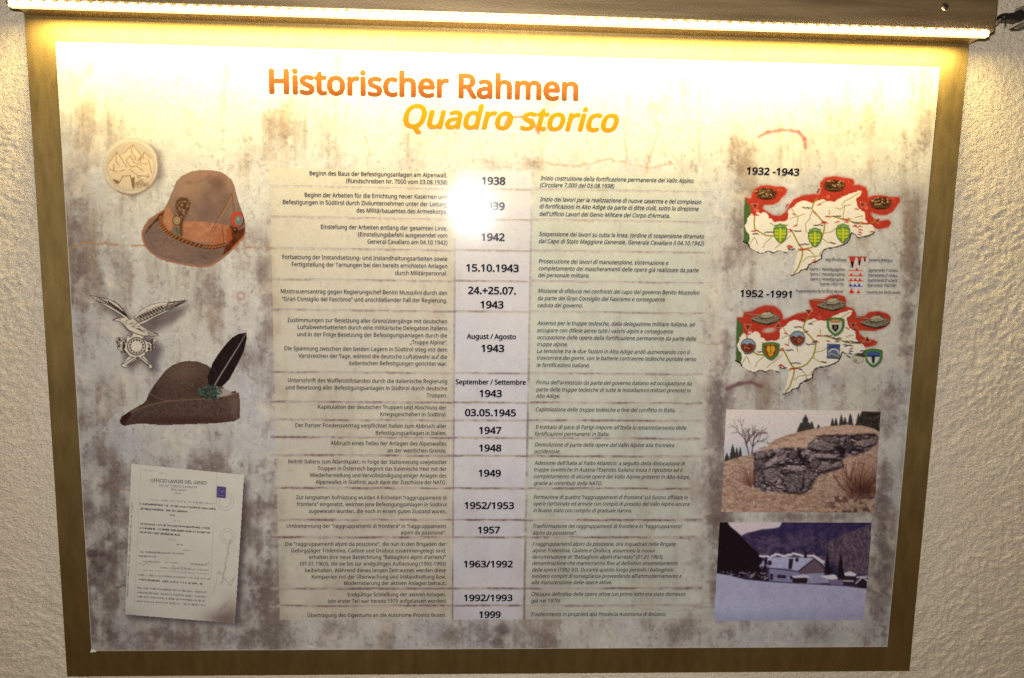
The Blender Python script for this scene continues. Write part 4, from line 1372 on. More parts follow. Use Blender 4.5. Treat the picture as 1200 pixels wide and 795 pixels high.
# ------------------------------------------------------------------ second hat
h2 = Canvas(95, 335, 4.676, 982, 795, 0.5, (0.3, 0.24, 0.22))
H2 = [(212, 738), (222, 716), (245, 702), (262, 690), (300, 668), (340, 645), (356, 630), (372, 590), (400, 545), (430, 505), (462, 465), (500, 436),
      (545, 418), (590, 412), (640, 416), (690, 434), (712, 452), (720, 425), (748, 380), (785, 330), (828, 284), (862, 264), (908, 256), (908, 290),
      (892, 360), (858, 430), (815, 510), (775, 552), (790, 566), (820, 582), (846, 576), (852, 584), (866, 588), (872, 650), (870, 726), (840, 742), (760, 752), (680, 756),
      (560, 760), (450, 764), (340, 756), (290, 758), (236, 768), (216, 756)]
h2.poly(H2, rgb(84, 66, 60), 1, 0, .10, 20)
h2.poly([(356, 640), (372, 590), (400, 545), (430, 505), (462, 465), (500, 436), (545, 418), (590, 412), (640, 416), (690, 434), (715, 455), (700, 520),
         (730, 555), (640, 625), (500, 640), (400, 650)], rgb(84, 67, 59), 1, 1.5, .14, 7, 3)
h2.glow(560, 470, 70, 44, rgb(124, 102, 90), .55)
h2.glow(400, 600, 30, 40, rgb(66, 48, 44), .55)
h2.glow(660, 560, 44, 40, rgb(64, 48, 44), .5)
h2.line([(376, 590), (410, 612), (470, 634)], 3.5, rgb(150, 120, 104), .6, 1.5)
h2.line([(362, 622), (400, 640), (440, 646)], 3, rgb(60, 40, 36), .6, 1.5)
h2.poly([(240, 735), (300, 680), (380, 652), (470, 634), (560, 628), (700, 622), (800, 600), (866, 586), (874, 650), (870, 726), (840, 742), (680, 756),
         (450, 764), (340, 756), (290, 758)], rgb(86, 69, 63), 1, 1.5, .16, 8, 7)
h2.line([(240, 726), (300, 680), (380, 652), (470, 632), (560, 626), (700, 620), (800, 600), (862, 588)], 6, rgb(140, 112, 96), .7, 2.5)
h2.glow(560, 740, 200, 16, rgb(70, 40, 34), .7)
h2.glow(840, 640, 18, 60, rgb(132, 110, 98), .5)
h2.poly([(212, 738), (222, 716), (262, 690), (280, 700), (252, 740), (236, 768), (216, 756)], rgb(60, 34, 30), 1, 3)
h2.line([(236, 768), (290, 758), (450, 766), (680, 758), (840, 744)], 5, rgb(44, 24, 22), .8, 2)
h2.poly([(745, 572), (790, 560), (832, 590), (800, 604), (740, 612)], rgb(168, 158, 150), 1, 3)
h2.ell(838, 579, 9, 5, rgb(30, 18, 20), 1, 2)
h2.ell(606, 542, 9, 9, rgb(110, 98, 92), .9, 2)
h2.ell(606, 542, 4, 4, rgb(40, 30, 30), .9, 1)
FE = [(700, 548), (692, 500), (712, 452), (720, 425), (748, 380), (785, 330), (828, 284), (862, 264), (908, 256), (908, 290), (892, 360), (872, 400),
      (858, 430), (840, 462), (815, 510), (775, 552), (740, 552)]
h2.poly(FE, rgb(36, 24, 28), 1, 1.2, .10, 6)
for k in range(60):
    t = k / 60
    x, y = 735 + 168 * t, 540 - 276 * t
    q = random.Random(k)
    s_ = 1 if k % 2 else -1
    h2.line([(x, y), (x + s_ * 34 * math.sin(math.pi * min(1, t * 1.05 + .05)), y - 30)], 2.5, q.choice([rgb(58, 44, 48), rgb(22, 14, 18), rgb(46, 34, 38)]), .6, 1.4)
h2.line([(732, 545), (770, 480), (820, 400), (870, 320), (906, 260)], [5, 5, 4.5, 3.5, 2], rgb(186, 178, 174), .9, 1.2)
h2.line([(724, 455), (732, 470)], 4, rgb(90, 80, 80), .6, 2)
for k in range(260):
    q = random.Random(k + 300)
    a = q.uniform(0, 6.28)
    r_ = q.random() ** .5
    x, y = 704 + 64 * r_ * math.cos(a), 584 + 38 * r_ * math.sin(a)
    c = q.choice([rgb(38, 56, 52), rgb(60, 86, 80), rgb(28, 38, 36), rgb(92, 116, 106), rgb(48, 70, 66)])
    if x > 740 and q.random() < .5:
        c = rgb(126, 140, 132)
    h2.line([(x, y), (x + q.uniform(-9, 9), y + q.uniform(-6, 6))], 5, c, .9, 1.5)
picture('hat_picture', sheet, h2, H2, 1.0, 0.00075)['label'] = 'pointed brown felt hat with black feather and green tuft'

# ------------------------------------------------------------------ typed document
dc = Canvas(140, 540, 4.08, 632, 795, 0.62, rgb(198, 195, 186))
dc.a *= (1 + .05 * (fbm(dc.X / 60, dc.Y / 60, 3, 4) - .5) + .05 * (fbm(dc.X / 4, dc.Y / 4, 8, 2) - .5))[..., None]
dc.glow(500, 760, 60, 34, rgb(84, 62, 54), .65)
dc.glow(540, 720, 30, 50, rgb(110, 90, 84), .4)
dc.glow(30, 740, 60, 30, rgb(150, 150, 150), .4)
dc.line([(104, 22), (70, 700)], 2, rgb(150, 148, 150), .5, 1)
dc.line([(466, 60), (424, 740)], 2, rgb(150, 148, 150), .5, 1)


def typed(x0, y0, x1, y1, w, c, al, seed, gap=.18):
    q = random.Random(seed)
    L = math.hypot(x1 - x0, y1 - y0)
    n = int(L / 5.2)
    for k in range(n):
        if q.random() < gap:
            continue
        t = k / n
        x, y = x0 + (x1 - x0) * t, y0 + (y1 - y0) * t
        if q.random() < .5:
            dc.line([(x, y - 3), (x + q.uniform(-1, 2), y + 3)], w, c, al * q.uniform(.6, 1), .8)
        else:
            dc.line([(x, y + q.uniform(-2, 2)), (x + 3.4, y + q.uniform(-2, 2))], w, c, al * q.uniform(.6, 1), .8)


ti = rgb(40, 36, 40)
for i, (x0, y0, x1, y1, a, w) in enumerate([
        (112, 44, 178, 52, .4, 2.6), (186, 58, 228, 64, .4, 2), (262, 156, 298, 158, .7, 2), (135, 186, 455, 206, .55, 2.4), (100, 206, 462, 232, .95, 3.8),
        (102, 230, 325, 244, .95, 3.8), (238, 260, 268, 262, .8, 3), (262, 287, 292, 289, .6, 2), (100, 302, 440, 324, .9, 3.6), (100, 322, 440, 346, .95, 4),
        (98, 342, 290, 356, .95, 3.8), (232, 377, 275, 380, .6, 2), (272, 400, 305, 403, .8, 2.6), (304, 428, 340, 430, .7, 2.6), (92, 436, 312, 446, .7, 3),
        (92, 456, 178, 460, .8, 3), (115, 482, 282, 490, .6, 2.6), (340, 494, 420, 500, .7, 2.8), (196, 512, 430, 524, .6, 2.6), (115, 524, 430, 542, .45, 2.2),
        (90, 546, 436, 566, .7, 2.8), (90, 568, 400, 590, .9, 3.6), (88, 608, 420, 630, .75, 2.8), (86, 630, 420, 652, .75, 2.8), (85, 650, 418, 672, .75, 2.8),
        (84, 672, 412, 692, .75, 2.8), (60, 205, 36, 655, .7, 3)]):
    typed(x0, y0, x1, y1, w, ti, a, i)
for P_ in ([(84, 500), (100, 488), (112, 502), (128, 488), (146, 500)], [(244, 520), (262, 500), (256, 528), (290, 508), (340, 518)],
           [(410, 500), (424, 488), (432, 498)], [(486, 600), (494, 560), (504, 520), (520, 440), (530, 380)], [(480, 590), (500, 570), (492, 540), (512, 520), (500, 480)],
           [(505, 470), (522, 440), (510, 420), (536, 380)], [(446, 630), (462, 590), (468, 560)], [(500, 560), (530, 600), (552, 560), (524, 580)],
           [(468, 730), (490, 690), (484, 720), (506, 680), (500, 712), (522, 670)], [(466, 545), (474, 532), (482, 545), (476, 520)]):
    dc.line(rough_line(P_, 1.5, 3, int(P_[0][0])), 1.8, rgb(80, 72, 78), .5, 1)
for cx, cy, r_ in ((505, 196, 42), (516, 362, 36), (516, 362, 24), (505, 196, 28)):
    dc.ring(cx, cy, r_, 2, rgb(120, 118, 126), .55, 1.2)
dc.poly([(466, 122), (510, 127), (508, 180), (464, 176)], rgb(74, 62, 116), 1, 1, .12, 5)
dc.poly([(474, 132), (502, 135), (500, 170), (472, 168)], rgb(120, 108, 150), .9, 1.5)
dc.line([(496, 140), (484, 138), (478, 150), (482, 162), (496, 160), (494, 150)], 5, rgb(40, 30, 86), .95, 1.2)
DOC = [(57, 15), (596, 68), (552, 778), (27, 735)]
o = picture('document_picture', sheet, dc, DOC, 1.30, 0.0008)
lettering('document_heading', [("UFFICIO LAVORI DEL GENIO", 140 + 150 / 4.08, 140 + 418 / 4.08, 540 + 101 / 4.08, 540 + 114 / 4.08)], 0.0068, rgb(70, 66, 70), 0.0001, z=-0.0003)
lettering('document_heading', [("DEL IV° CORPO D'ARMATA", 140 + 190 / 4.08, 140 + 372 / 4.08, 540 + 124 / 4.08, 540 + 133 / 4.08)], 0.0042, rgb(80, 76, 80), 0, z=-0.0003)
lettering('document_heading', [("BOLZANO", 140 + 248 / 4.08, 140 + 318 / 4.08, 540 + 143 / 4.08, 540 + 147 / 4.08)], 0.0042, rgb(80, 76, 80), 0, z=-0.0003)

# ------------------------------------------------------------------ photo of the rock shelter
p1 = Canvas(840, 475, 5.89, 1178, 795, 0.45, rgb(190, 182, 180))
p1.put(sstep(40, 330, p1.Y), rgb(176, 176, 184), .7)
p1.glow(180, 320, 90, 30, rgb(150, 160, 180), .6)
rr = random.Random(4)


def branch(cv, x, y, a, L, w, depth, c, spread=.5):
    x2, y2 = x + L * math.cos(a), y + L * math.sin(a)
    cv.line([(x, y), (x2, y2)], [w, w * .7], c, .9, .9)
    if depth:
        for k in range(3 if depth > 1 else 2):
            branch(cv, x + (x2 - x) * rr.uniform(.45, 1), y + (y2 - y) * rr.uniform(.45, 1), a + rr.uniform(-spread, spread) * 1.6,
                   L * rr.uniform(.5, .78), w * .62, depth - 1, c, spread)


tw = rgb(70, 54, 56)
branch(p1, 222, 345, -1.78, 95, 9, 4, tw, .5)
branch(p1, 240, 345, -1.45, 110, 9, 4, tw, .5)
branch(p1, 205, 250, -2.3, 80, 5, 3, tw, .5)
branch(p1, 250, 240, -.9, 70, 5, 3, tw, .5)


def conifer(cv, cx, top, bot, w, c, seed):
    q = random.Random(seed)
    n = 16
    L_, R_ = [], []
    for k in range(n):
        t = k / (n - 1)
        y = top + (bot - top) * t
        ww = w / 2 * (t ** .8) * (1.0 if k % 2 else .62) * q.uniform(.8, 1.15) + 1.5
        L_.append((cx - ww, y))
        R_.append((cx + ww * q.uniform(.8, 1.15), y))
    cv.poly([(cx, top - 3)] + R_ + L_[::-1], c, .97, .8, .12, 5, seed)


dg = rgb(48, 44, 44)
for i, (cx, t, b, w) in enumerate([(110, 272, 385, 60), (138, 292, 375, 40), (162, 290, 370, 36), (70, 330, 390, 50), (612, 66, 190, 120), (655, 112, 180, 60),
                                   (580, 120, 190, 70), (702, 132, 165, 30), (798, 92, 150, 40), (822, 88, 150, 40), (860, 66, 150, 46), (885, 84, 150, 50),
                                   (922, 58, 150, 60), (978, 56, 160, 60), (1010, 60, 170, 60)]):
    conifer(p1, cx, t, b, w, dg, i)
p1.poly([(1000, 42), (1140, 44), (1134, 190), (1060, 170), (960, 150), (985, 80)], rgb(44, 40, 38), 1, 3, .3, 10)
grass = rgb(154, 130, 118)
p1.poly([(20, 400), (90, 378), (180, 350), (250, 340), (330, 300), (400, 240), (500, 200), (620, 172), (760, 146), (900, 136), (1010, 142), (1080, 162),
         (1140, 195), (1110, 760), (20, 760)], grass, 1, 1.2, .16, 12, 2)
hillm = p1.mask([(20, 400), (90, 378), (180, 350), (250, 340), (330, 300), (400, 240), (500, 200), (620, 172), (760, 146), (900, 136), (1010, 142), (1080, 162), (1140, 195), (1110, 760), (20, 760)], 2)
p1.put(sstep(.50, .66, fbm(p1.X / 26, p1.Y / 9, 77, 4)) * hillm, rgb(108, 78, 64), .5)
p1.poly([(250, 320), (330, 300), (430, 262), (620, 176), (900, 136), (1080, 162), (1130, 192), (1000, 196), (760, 205), (650, 250), (620, 300), (470, 290),
         (300, 320)], rgb(168, 142, 128), .75, 5, .12, 14, 3)
for q_ in ([(350, 262), (410, 264)], [(470, 240), (500, 244)], [(560, 240), (610, 230)], [(300, 300), (340, 290)]):
    p1.line(rough_line(q_, 4, 3, 3), 9, rgb(124, 86, 70), .6, 3)
ROCK = [(252, 325), (300, 318), (380, 305), (470, 292), (560, 300), (625, 300), (630, 268), (680, 230), (760, 212), (860, 205), (950, 205), (1040, 195),
        (1118, 195), (1110, 262), (1040, 318), (980, 345), (900, 350), (868, 380), (875, 430), (800, 455), (720, 480), (680, 520), (650, 570), (600, 600),
        (560, 618), (480, 608), (380, 600), (300, 590), (262, 560), (250, 460), (262, 400)]
rm = p1.mask(ROCK, 6)
f1 = fbm(p1.X / 34 + 2 * fbm(p1.X / 60, p1.Y / 60, 1), p1.Y / 20, 83, 5, .65)
f2 = fbm(p1.X / 12, p1.Y / 9, 87, 4, .65)
rk = np.abs(f1 - .5) * 4
rv = np.clip(0.17 + 0.50 * sstep(.05, .8, rk) + 0.55 * (f2 - .5), 0.02, .85)
rockc = rv[..., None] * np.array([.80, .75, .75], np.float32) + np.array([.03, .01, .03], np.float32)
p1.put(rm, rockc, 1)
blk = rgb(30, 20, 26)
for P_, w in (([(255, 330), (265, 420), (258, 520), (262, 560)], 10), ([(320, 400), (400, 340), (480, 305)], 16), ([(330, 440), (420, 420), (500, 400), (600, 410), (680, 460)], 14),
              ([(560, 310), (580, 380), (640, 400)], 26), ([(700, 370), (780, 376), (840, 380)], 18), ([(830, 290), (870, 310), (860, 350)], 34), ([(880, 250), (920, 300), (1000, 310)], 26),
              ([(460, 590), (500, 605), (580, 606), (650, 575)], 12), ([(460, 460), (460, 540), (480, 590)], 9), ([(640, 300), (700, 320), (800, 325)], 10),
              ([(690, 215), (800, 210), (920, 212), (1100, 205)], 12), ([(450, 465), (540, 470), (600, 462)], 12), ([(600, 470), (598, 560), (580, 600)], 8),
              ([(720, 470), (790, 450), (860, 430)], 8), ([(930, 280), (1000, 290), (1090, 270)], 9)):
    p1.line(rough_line(P_, 6, 4, int(P_[0][0])), w, blk, .62, 5)
for P_, w, c in (([(350, 395), (420, 350), (480, 318)], 12, rgb(140, 120, 118)), ([(640, 280), (700, 255), (790, 280), (800, 300)], 22, rgb(108, 100, 108)),
                 ([(700, 440), (750, 400), (790, 430)], 26, rgb(112, 100, 106)), ([(640, 345), (740, 350), (820, 350)], 14, rgb(120, 108, 110)),
                 ([(950, 270), (1010, 240), (1090, 235)], 10, rgb(150, 120, 96)), ([(960, 280), (1020, 265), (1080, 268)], 14, rgb(110, 104, 110)),
                 ([(480, 440), (540, 425), (610, 440), (660, 480)], 14, rgb(126, 104, 96)), ([(330, 480), (360, 440), (410, 470)], 20, rgb(104, 94, 102)),
                 ([(700, 240), (770, 250), (830, 280)], 8, rgb(160, 128, 100)), ([(480, 500), (520, 560), (560, 580)], 20, rgb(96, 88, 96))):
    p1.line(rough_line(P_, 5, 3, int(P_[1][0])), w, c, .55, 4)
SL = [([(330, 425), (350, 398), (440, 340), (482, 330), (470, 362), (400, 402), (345, 432)], 150), ([(268, 330), (330, 322), (340, 352), (300, 372), (262, 362)], 120),
      ([(262, 384), (312, 376), (322, 410), (290, 426), (260, 412)], 96), ([(398, 318), (470, 306), (462, 330), (410, 350)], 128), ([(632, 290), (660, 256), (700, 242), (760, 262), (820, 300), (770, 314), (690, 308)], 118),
      ([(700, 222), (770, 216), (850, 232), (830, 262), (760, 250)], 100), ([(640, 340), (720, 334), (830, 344), (824, 366), (720, 364), (650, 362)], 142), ([(470, 440), (500, 416), (580, 424), (620, 446), (580, 452), (500, 456)], 150),
      ([(690, 440), (726, 400), (762, 392), (800, 432), (750, 452)], 126), ([(640, 402), (690, 376), (716, 396), (682, 436), (650, 430)], 104), ([(900, 330), (880, 262), (920, 240), (940, 290)], 70),
      ([(940, 272), (1010, 246), (1100, 240), (1090, 268), (1020, 286)], 128), ([(470, 484), (560, 474), (596, 486), (588, 560), (560, 596), (500, 588), (474, 540)], 104), ([(330, 450), (400, 436), (430, 470), (400, 540), (340, 520)], 110),
      ([(610, 470), (660, 462), (676, 500), (640, 552), (606, 570)], 108), ([(270, 470), (310, 462), (320, 520), (290, 548), (268, 520)], 100), ([(500, 316), (560, 312), (556, 360), (510, 372)], 84), ([(800, 398), (866, 390), (872, 420), (812, 428)], 130)]
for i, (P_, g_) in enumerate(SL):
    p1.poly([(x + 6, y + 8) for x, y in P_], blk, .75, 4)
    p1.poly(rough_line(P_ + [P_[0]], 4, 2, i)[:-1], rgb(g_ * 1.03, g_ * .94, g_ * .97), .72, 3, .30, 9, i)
for k in range(240):
    q = random.Random(k)
    x, y = q.uniform(270, 660), q.uniform(440, 600)
    if inside(np.array(x), np.array(y), ROCK):
        a = q.uniform(-.9, .9)
        p1.line([(x, y), (x + 18 * math.cos(a), y + 18 * math.sin(a))], q.uniform(2, 5), q.choice([rgb(172, 164, 168), rgb(30, 22, 28), rgb(120, 112, 118), rgb(24, 16, 22)]), .6, 1.2)
for k in range(150):                                           # right bush
    q = random.Random(k + 500)
    x0 = q.uniform(930, 1090)
    a = -1.57 + (x0 - 1000) / 140 + q.uniform(-.5, .5)
    L_ = q.uniform(100, 260)
    y0 = q.uniform(560, 640)
    p1.line([(x0, y0), (x0 + L_ * .5 * math.cos(a) - 10, y0 + L_ * .5 * math.sin(a)), (x0 + L_ * math.cos(a + .1), y0 + L_ * math.sin(a + .1))], [5, 4, 2],
            q.choice([rgb(84, 54, 46), rgb(120, 84, 68), rgb(60, 34, 32), rgb(148, 108, 84)]), .7, 1.2)
p1.glow(1010, 590, 60, 50, rgb(52, 26, 28), .8)
p1.put(sstep(600, 640, p1.Y) * sstep(700, 880, p1.X + .3 * (p1.Y - 600)) * sstep(.42, .6, fbm(p1.X / 26, p1.Y / 20, 91, 4)), rgb(66, 48, 44), .8)
p1.put(sstep(620, 660, p1.Y) * sstep(860, 960, p1.X) * sstep(.5, .62, fbm(p1.X / 20, p1.Y / 20, 95, 4)), rgb(150, 134, 116), .7)
for k in range(90):                                            # left bush
    q = random.Random(k + 900)
    a = -1.57 + q.uniform(-1.1, .5)
    L_ = q.uniform(50, 170)
    p1.line([(235, 568), (235 + L_ * math.cos(a), 568 + L_ * math.sin(a))], [4, 1.5], q.choice([rgb(96, 60, 54), rgb(130, 92, 78), rgb(70, 44, 44)]), .6, 1.1)
p1.put(sstep(.5, .7, fbm(p1.X / 60, p1.Y / 24, 99, 4)) * sstep(560, 640, p1.Y), rgb(128, 96, 66), .4)
p1.a = np.stack([blur(p1.a[..., i], 0.7) for i in range(3)], -1)
p1.a *= (1 + .20 * (fbm(p1.X / 4, p1.Y / 4, 101, 2) - .5))[..., None]
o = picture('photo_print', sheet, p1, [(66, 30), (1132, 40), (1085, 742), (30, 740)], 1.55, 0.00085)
o['label'] = 'photo of a camouflaged rock bunker under dry grass'

# ------------------------------------------------------------------ photo of the snowy village
p2 = Canvas(830, 605, 6.0, 1200, 780, 0.45, rgb(40, 34, 64))
mp_ = fbm(p2.X / 40, p2.Y / 30, 61, 5, .62)
p2.put(sstep(.35, .75, mp_), rgb(84, 70, 96), .8)
p2.put(sstep(.55, .72, fbm(p2.X / 12, p2.Y / 10, 63, 3)), rgb(104, 84, 100), .45)
p2.put(sstep(180, 60, p2.Y), rgb(34, 28, 70), .55)
p2.poly([(130, 40), (520, 40), (500, 78), (450, 88), (380, 92), (320, 108), (270, 118), (232, 138), (200, 110), (150, 70)], rgb(182, 170, 180), 1, 2)
m_ = p2.mask([(820, 210), (860, 175), (960, 130), (1060, 90), (1160, 55), (1150, 420), (1000, 400), (830, 300)], 6)
p2.put(m_, rgb(72, 58, 70), .6)
p2.put(m_ * sstep(.48, .66, fbm(p2.X / 7, p2.Y / 16, 65, 3)), rgb(120, 98, 104), .6)
p2.line([(820, 215), (860, 178), (960, 132), (1060, 92), (1150, 58)], 5, rgb(116, 100, 116), .5, 3)
p2.poly([(60, 40), (135, 42), (150, 72), (200, 112), (240, 150), (300, 215), (350, 262), (385, 310), (360, 360), (400, 400), (380, 455), (60, 420)],
        rgb(20, 12, 20), 1, 3, .05, 10)
p2.put(sstep(.50, .66, fbm(p2.X / 18, p2.Y / 9, 67, 4)) * p2.mask([(360, 270), (820, 280), (820, 330), (360, 320)], 6), rgb(166, 156, 178), .6)
p2.line(rough_line([(365, 280), (440, 290), (470, 268), (540, 280), (600, 266), (640, 268), (670, 282), (740, 280), (780, 300), (815, 325)], 4, 3, 3), 14, rgb(196, 188, 206), .9, 3)
p2.poly([(400, 345), (420, 290), (560, 288), (745, 296), (640, 388), (560, 372), (430, 362)], rgb(150, 154, 184), 1, 1.5, .08, 14)
p2.poly([(355, 352), (385, 318), (430, 310), (430, 355)], rgb(140, 138, 168), 1, 2, .2, 8)
p2.poly([(640, 386), (748, 300), (830, 380), (826, 412), (640, 410)], rgb(86, 72, 84), 1, 1.2, .05, 6)
p2.line([(632, 390), (748, 297), (836, 382)], 8, rgb(40, 30, 46), 1, 1.5)
p2.line([(745, 290), (800, 330), (840, 372)], 7, rgb(196, 192, 210), .8, 1.5)
p2.poly([(430, 366), (640, 392), (640, 470), (430, 455)], rgb(112, 112, 144), 1, 1.2, .08, 10)
p2.poly([(640, 408), (820, 400), (860, 470), (640, 476)], rgb(128, 128, 158), 1, 1.5, .10, 12)
p2.line([(430, 366), (640, 392)], 6, rgb(60, 50, 70), .9, 1.5)
for a in ([(568, 300), (598, 300), (588, 372), (562, 370)], [(614, 294), (636, 294), (634, 320), (612, 320)], [(420, 312), (446, 316), (446, 345), (420, 345)],
          [(486, 412), (546, 416), (546, 438), (486, 436)], [(436, 405), (456, 407), (454, 450), (436, 448)], [(576, 420), (590, 422), (590, 445), (576, 443)]):
    p2.poly(a, rgb(36, 26, 44), 1, 1.2)
p2.line([(513, 412), (513, 438)], 3, rgb(120, 116, 140), .8, 1)
p2.poly([(588, 432), (690, 430), (700, 446), (690, 474), (594, 468)], rgb(34, 24, 34), 1, 2)
p2.poly([(590, 420), (690, 414), (720, 432), (600, 436)], rgb(176, 174, 196), 1, 2)
p2.poly([(785, 422), (880, 410), (955, 440), (860, 448)], rgb(188, 186, 208), 1, 1.5)
p2.poly([(840, 448), (948, 444), (948, 486), (860, 482)], rgb(100, 94, 124), 1, 1.5)
p2.poly([(955, 398), (1000, 388), (1045, 410), (1030, 424), (960, 420)], rgb(186, 184, 204), 1, 1.5)
p2.poly([(955, 420), (1040, 424), (1040, 490), (950, 484)], rgb(40, 28, 38), 1, 1.5)
p2.poly([(950, 450), (1020, 452), (1024, 462), (952, 460)], rgb(168, 166, 190), 1, 1.5)
p2.poly([(1040, 470), (1085, 432), (1125, 465), (1120, 512), (1045, 500)], rgb(36, 26, 34), 1, 1.5)
p2.line([(1036, 474), (1085, 430), (1128, 464)], 8, rgb(186, 186, 206), .95, 1.5)
p2.poly([(1040, 424), (1120, 420), (1118, 434), (1042, 436)], rgb(180, 178, 200), .9, 2)
for i, (cx, t, b, w) in enumerate([(838, 245, 412, 56), (932, 272, 446, 66), (684, 240, 292, 30), (400, 330, 460, 60), (868, 352, 400, 30), (405, 285, 340, 30), (330, 380, 450, 40)]):
    conifer(p2, cx, t, b, w, rgb(22, 14, 26), i + 40)
p2.put(sstep(.48, .6, fbm(p2.X / 14, p2.Y / 9, 69, 3)) * p2.mask([(60, 385), (420, 395), (430, 455), (60, 410)], 3), rgb(140, 134, 158), .8)
p2.put(sstep(.52, .6, fbm(p2.X / 9, p2.Y / 12, 70, 3)) * p2.mask([(60, 395), (420, 410), (430, 458), (60, 425)], 2), rgb(26, 18, 28), .8)
snow = [(50, 400), (120, 412), (190, 428), (260, 446), (360, 456), (480, 466), (640, 476), (800, 484), (950, 492), (1120, 512), (1100, 740), (30, 745)]
p2.poly(snow, rgb(148, 150, 178), 1, 1.5, .04, 40, 5)
p2.glow(300, 640, 260, 60, rgb(158, 162, 188), .4)
p2.put(sstep(620, 740, p2.Y), rgb(120, 124, 158), .4)
p2.a = np.stack([blur(p2.a[..., i], 1.0) for i in range(3)], -1)
p2.a *= (1 + .20 * (fbm(p2.X / 4, p2.Y / 4, 103, 2) - .5))[..., None]
o = picture('photo_print', sheet, p2, [(80, 44), (1150, 46), (1095, 727), (42, 737)], 1.6, 0.00085)
o['label'] = 'photo of a snowy village below dark mountains'

# ------------------------------------------------------------------ LED light hood above the board
hood = bpy.data.objects.new('light_hood', None)
hood.location = bw((0.6, -0.034, -0.02))
col.objects.link(hood)
tag(hood, 'brass light hood with a glowing LED strip fixed above the history board', 'light')
import bmesh
# folded sheet-metal section (depth z, height y), extruded along x: underside, front lip, top
XL, XR = -0.0335, 1.2395
prof = [(0.0165, -0.0462), (0.0020, -0.0462), (0.0012, -0.0335), (-0.0500, -0.0375), (-0.0512, -0.0383), (-0.0517, -0.0400), (-0.0517, -0.1180), (-0.0510, -0.1195), (-0.0490, -0.1200), (0.0165, -0.1200)]
V, F = [], []
for x in (XL, XR):
    for z, y in prof:
        V.append(bw((x, y, z)))
n = len(prof)
for i in range(n):
    j = (i + 1) % n
    F.append((i, j, n + j, n + i))
F += [tuple(range(n))[::-1], tuple(range(n, 2 * n))]
me = bpy.data.meshes.new('housing')
me.from_pydata(V, [], F)
bm = bmesh.new()
bm.from_mesh(me)
bmesh.ops.recalc_face_normals(bm, faces=bm.faces)
ed = [e for e in bm.edges if abs(e.verts[0].co.x - e.verts[1].co.x) < 1e-6]
bmesh.ops.bevel(bm, geom=ed, offset=0.0006, segments=2, affect='EDGES')
bm.to_mesh(me)
bm.free()
link('housing', me, M_HOOD, hood)
# aluminium rails either side of the strip
def rail(z0, z1, th=0.0036):
    sl = 0.004 / 0.0512
    f = lambda z: -0.0335 + z * sl
    V, F = [], []
    for x in (XL + 0.004, XR - 0.006):
        for z, dy in ((z0, 0.0004), (z1, 0.0004), (z1, th), (z0, th)):
            V.append(bw((x, f(z) + dy, z)))
    F = [(0, 1, 2, 3), (7, 6, 5, 4), (0, 4, 5, 1), (1, 5, 6, 2), (2, 6, 7, 3), (3, 7, 4, 0)]
    me = bpy.data.meshes.new('strip')
    me.from_pydata(V, [], F)
    return me


strip = link('led_strip', rail(-0.0505, -0.0420, 0.0066), M_STRIP, hood)
for me_ in (strip.data,):
    me_.update()
link('strip_rail', rail(-0.0412, -0.0398), M_STEEL, hood)
ll = bpy.data.lights.new('led_strip_light', 'AREA')
ll.shape = 'RECTANGLE'
ll.size = XR - XL - 0.014
ll.size_y = 0.0055
ll.energy = LED
ll.color = LED_COL
llo = bpy.data.objects.new('led_strip_light', ll)
col.objects.link(llo)
llo.location = bw(((XL + XR) / 2, -0.0335 - 0.0462 * 0.004 / 0.0512 + 0.0070, -0.0462))
chip = box_mesh('led', -0.0025, 0.0025, 0, 0.0026, -0.0024, 0.0024, 0.0004)
for v in chip.vertices:          # centre the shared chip mesh on its own origin
    v.co -= bw((0, 0, 0))
NL = 87
for k in range(NL):
    x = XL + 0.010 + (XR - XL - 0.022) * k / (NL - 1)
    z = -0.0522
    y = -0.0335 + z * 0.004 / 0.0512 + 0.0010
    link('led', chip, M_CHIP, strip, bw((x, y, z)))


def screw(px, py, z):
    x, y = to_board(px, py, z)
    bm = bmesh.new()
    bmesh.ops.create_cone(bm, cap_ends=True, segments=28, radius1=0.0052, radius2=0.0040, depth=0.0022)
    bmesh.ops.bevel(bm, geom=[e for e in bm.edges if abs(e.verts[0].co.z - e.verts[1].co.z) < 1e-6 and e.verts[0].co.z > 0], offset=0.0005, segments=2, affect='EDGES')
    bmesh.ops.rotate(bm, verts=bm.verts, cent=(0, 0, 0), matrix=Matrix.Rotation(math.radians(90), 3, 'X'))
    me = bpy.data.meshes.new('screw')
    bm.to_mesh(me)
    bm.free()
    p = bw((float(x), float(y), z - 0.0009))
    o = link('screw', me, M_STEEL, hood, p)
    bm = bmesh.new()
    for a in (0.4, 0.4 + math.pi / 2):
        r = bmesh.ops.create_cube(bm, size=1.0)
        for v in r['verts']:
            v.co = Vector((v.co.x * 0.0050, v.co.y * 0.0006, v.co.z * 0.0010))
        bmesh.ops.rotate(bm, verts=r['verts'], cent=(0, 0, 0), matrix=Matrix.Rotation(a, 3, 'Y'))
        bmesh.ops.translate(bm, verts=r['verts'], vec=(0, -0.0009, 0))
    me = bpy.data.meshes.new('cross_slot')
    bm.to_mesh(me)
    bm.free()
    s = link('cross_slot', me, M_DARK, o)
    return o


screw(1107.5, 8, -0.0517)

# ------------------------------------------------------------------ cable connector beside the hood
con = bpy.data.objects.new('cable_connector', None)
cx_, cy_ = to_board(1183, 22, -0.02)
con.location = bw((float(cx_), float(cy_), -0.02))
col.objects.link(con)
tag(con, 'black cable connector on a thin wire beside the right end of the light hood', 'connector')


def bpt(px, py, z):
    x, y = to_board(px, py, z)
    return (float(x), float(y), z)


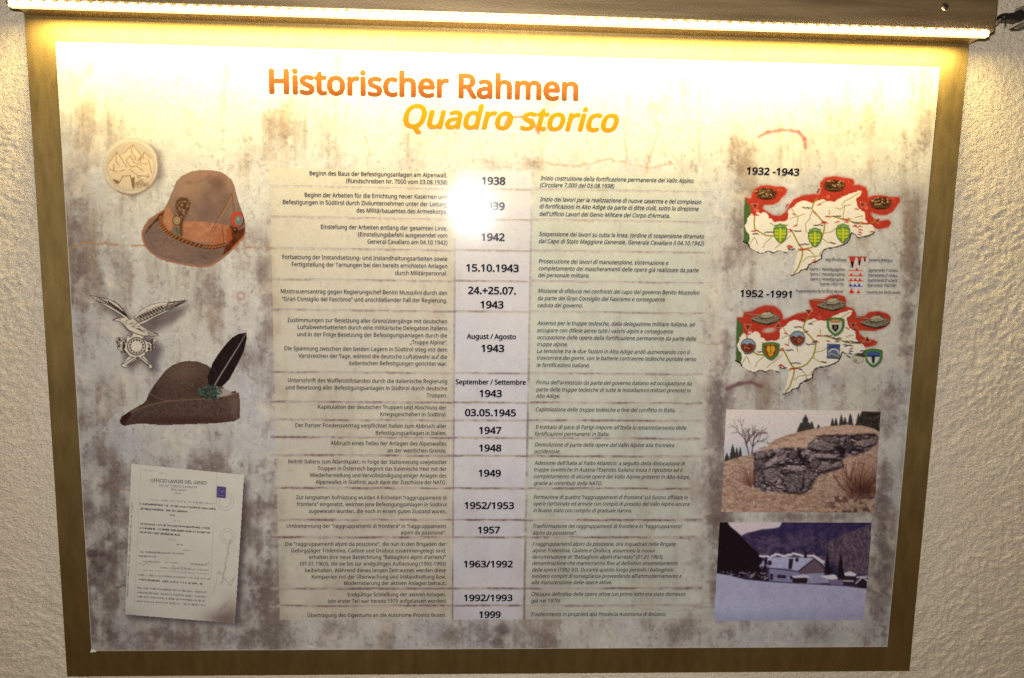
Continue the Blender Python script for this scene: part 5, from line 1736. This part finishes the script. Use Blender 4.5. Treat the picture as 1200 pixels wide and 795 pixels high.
# waisted black body, widening to the right
secs = [(1172.5, 17.0, 24.5), (1175, 16.0, 25.0), (1180, 16.4, 25.0), (1186, 15.6, 25.4), (1191, 12.6, 26.6), (1195, 11.2, 27.6), (1196.5, 14, 25)]
V, F = [], []
SG = 12
for px, ya, yb in secs:
    a, b = bpt(px, ya, -0.02), bpt(px, yb, -0.02)
    cy = (a[1] + b[1]) / 2
    ry = (b[1] - a[1]) / 2
    for k in range(SG):
        an = 2 * math.pi * k / SG
        c_, s_ = math.cos(an), math.sin(an)
        V.append(bw((a[0], cy + ry * math.copysign(abs(s_) ** .6, s_), -0.02 + 0.0075 * math.copysign(abs(c_) ** .6, c_))))
for i in range(len(secs) - 1):
    for k in range(SG):
        k2 = (k + 1) % SG
        F.append((i * SG + k, i * SG + k2, (i + 1) * SG + k2, (i + 1) * SG + k))
F += [tuple(range(SG - 1, -1, -1)), tuple(range((len(secs) - 1) * SG, len(secs) * SG))]
me = bpy.data.meshes.new('plug_body')
me.from_pydata(V, [], F)
bm = bmesh.new()
bm.from_mesh(me)
bmesh.ops.recalc_face_normals(bm, faces=bm.faces)
bm.to_mesh(me)
bm.free()
me.polygons.foreach_set('use_smooth', [True] * len(me.polygons))
link('plug_body', me, M_DARK, con)
tube('cable', [bpt(1160, 32, -0.03), bpt(1166, 29, -0.026), bpt(1170, 25, -0.022), bpt(1174, 21, -0.02)], 0.0009, M_CREAM, con)
tube('cable', [bpt(1195, 20, -0.02), bpt(1203, 17, -0.016), bpt(1222, 14, -0.006), bpt(1260, 6, 0.004)], 0.0028, M_CREAM, con)
tube('clip', [bpt(1178, 24, -0.024), bpt(1178, 29, -0.022), bpt(1177, 30.5, -0.018)], 0.0008, M_DARK, con)
tube('clip', [bpt(1183, 33, -0.012), bpt(1190, 29, -0.018), bpt(1197, 26, -0.02), bpt(1208, 24, -0.014)], 0.0016, M_CREAM, con)
tube('clip', [bpt(1184, 34.5, -0.006), bpt(1194, 34.5, -0.006), bpt(1203, 31, -0.008), bpt(1212, 30, 0.004)], 0.0008, M_DARK, con)
# grey socket on the wall at the picture's right edge
link('wall_socket', box_mesh('wall_socket', bpt(1197, 14, 0)[0], bpt(1230, 14, 0)[0], bpt(1197, 6, 0)[1], bpt(1197, 30, 0)[1], -0.012, 0.0165, 0.003), M_GREY, con)
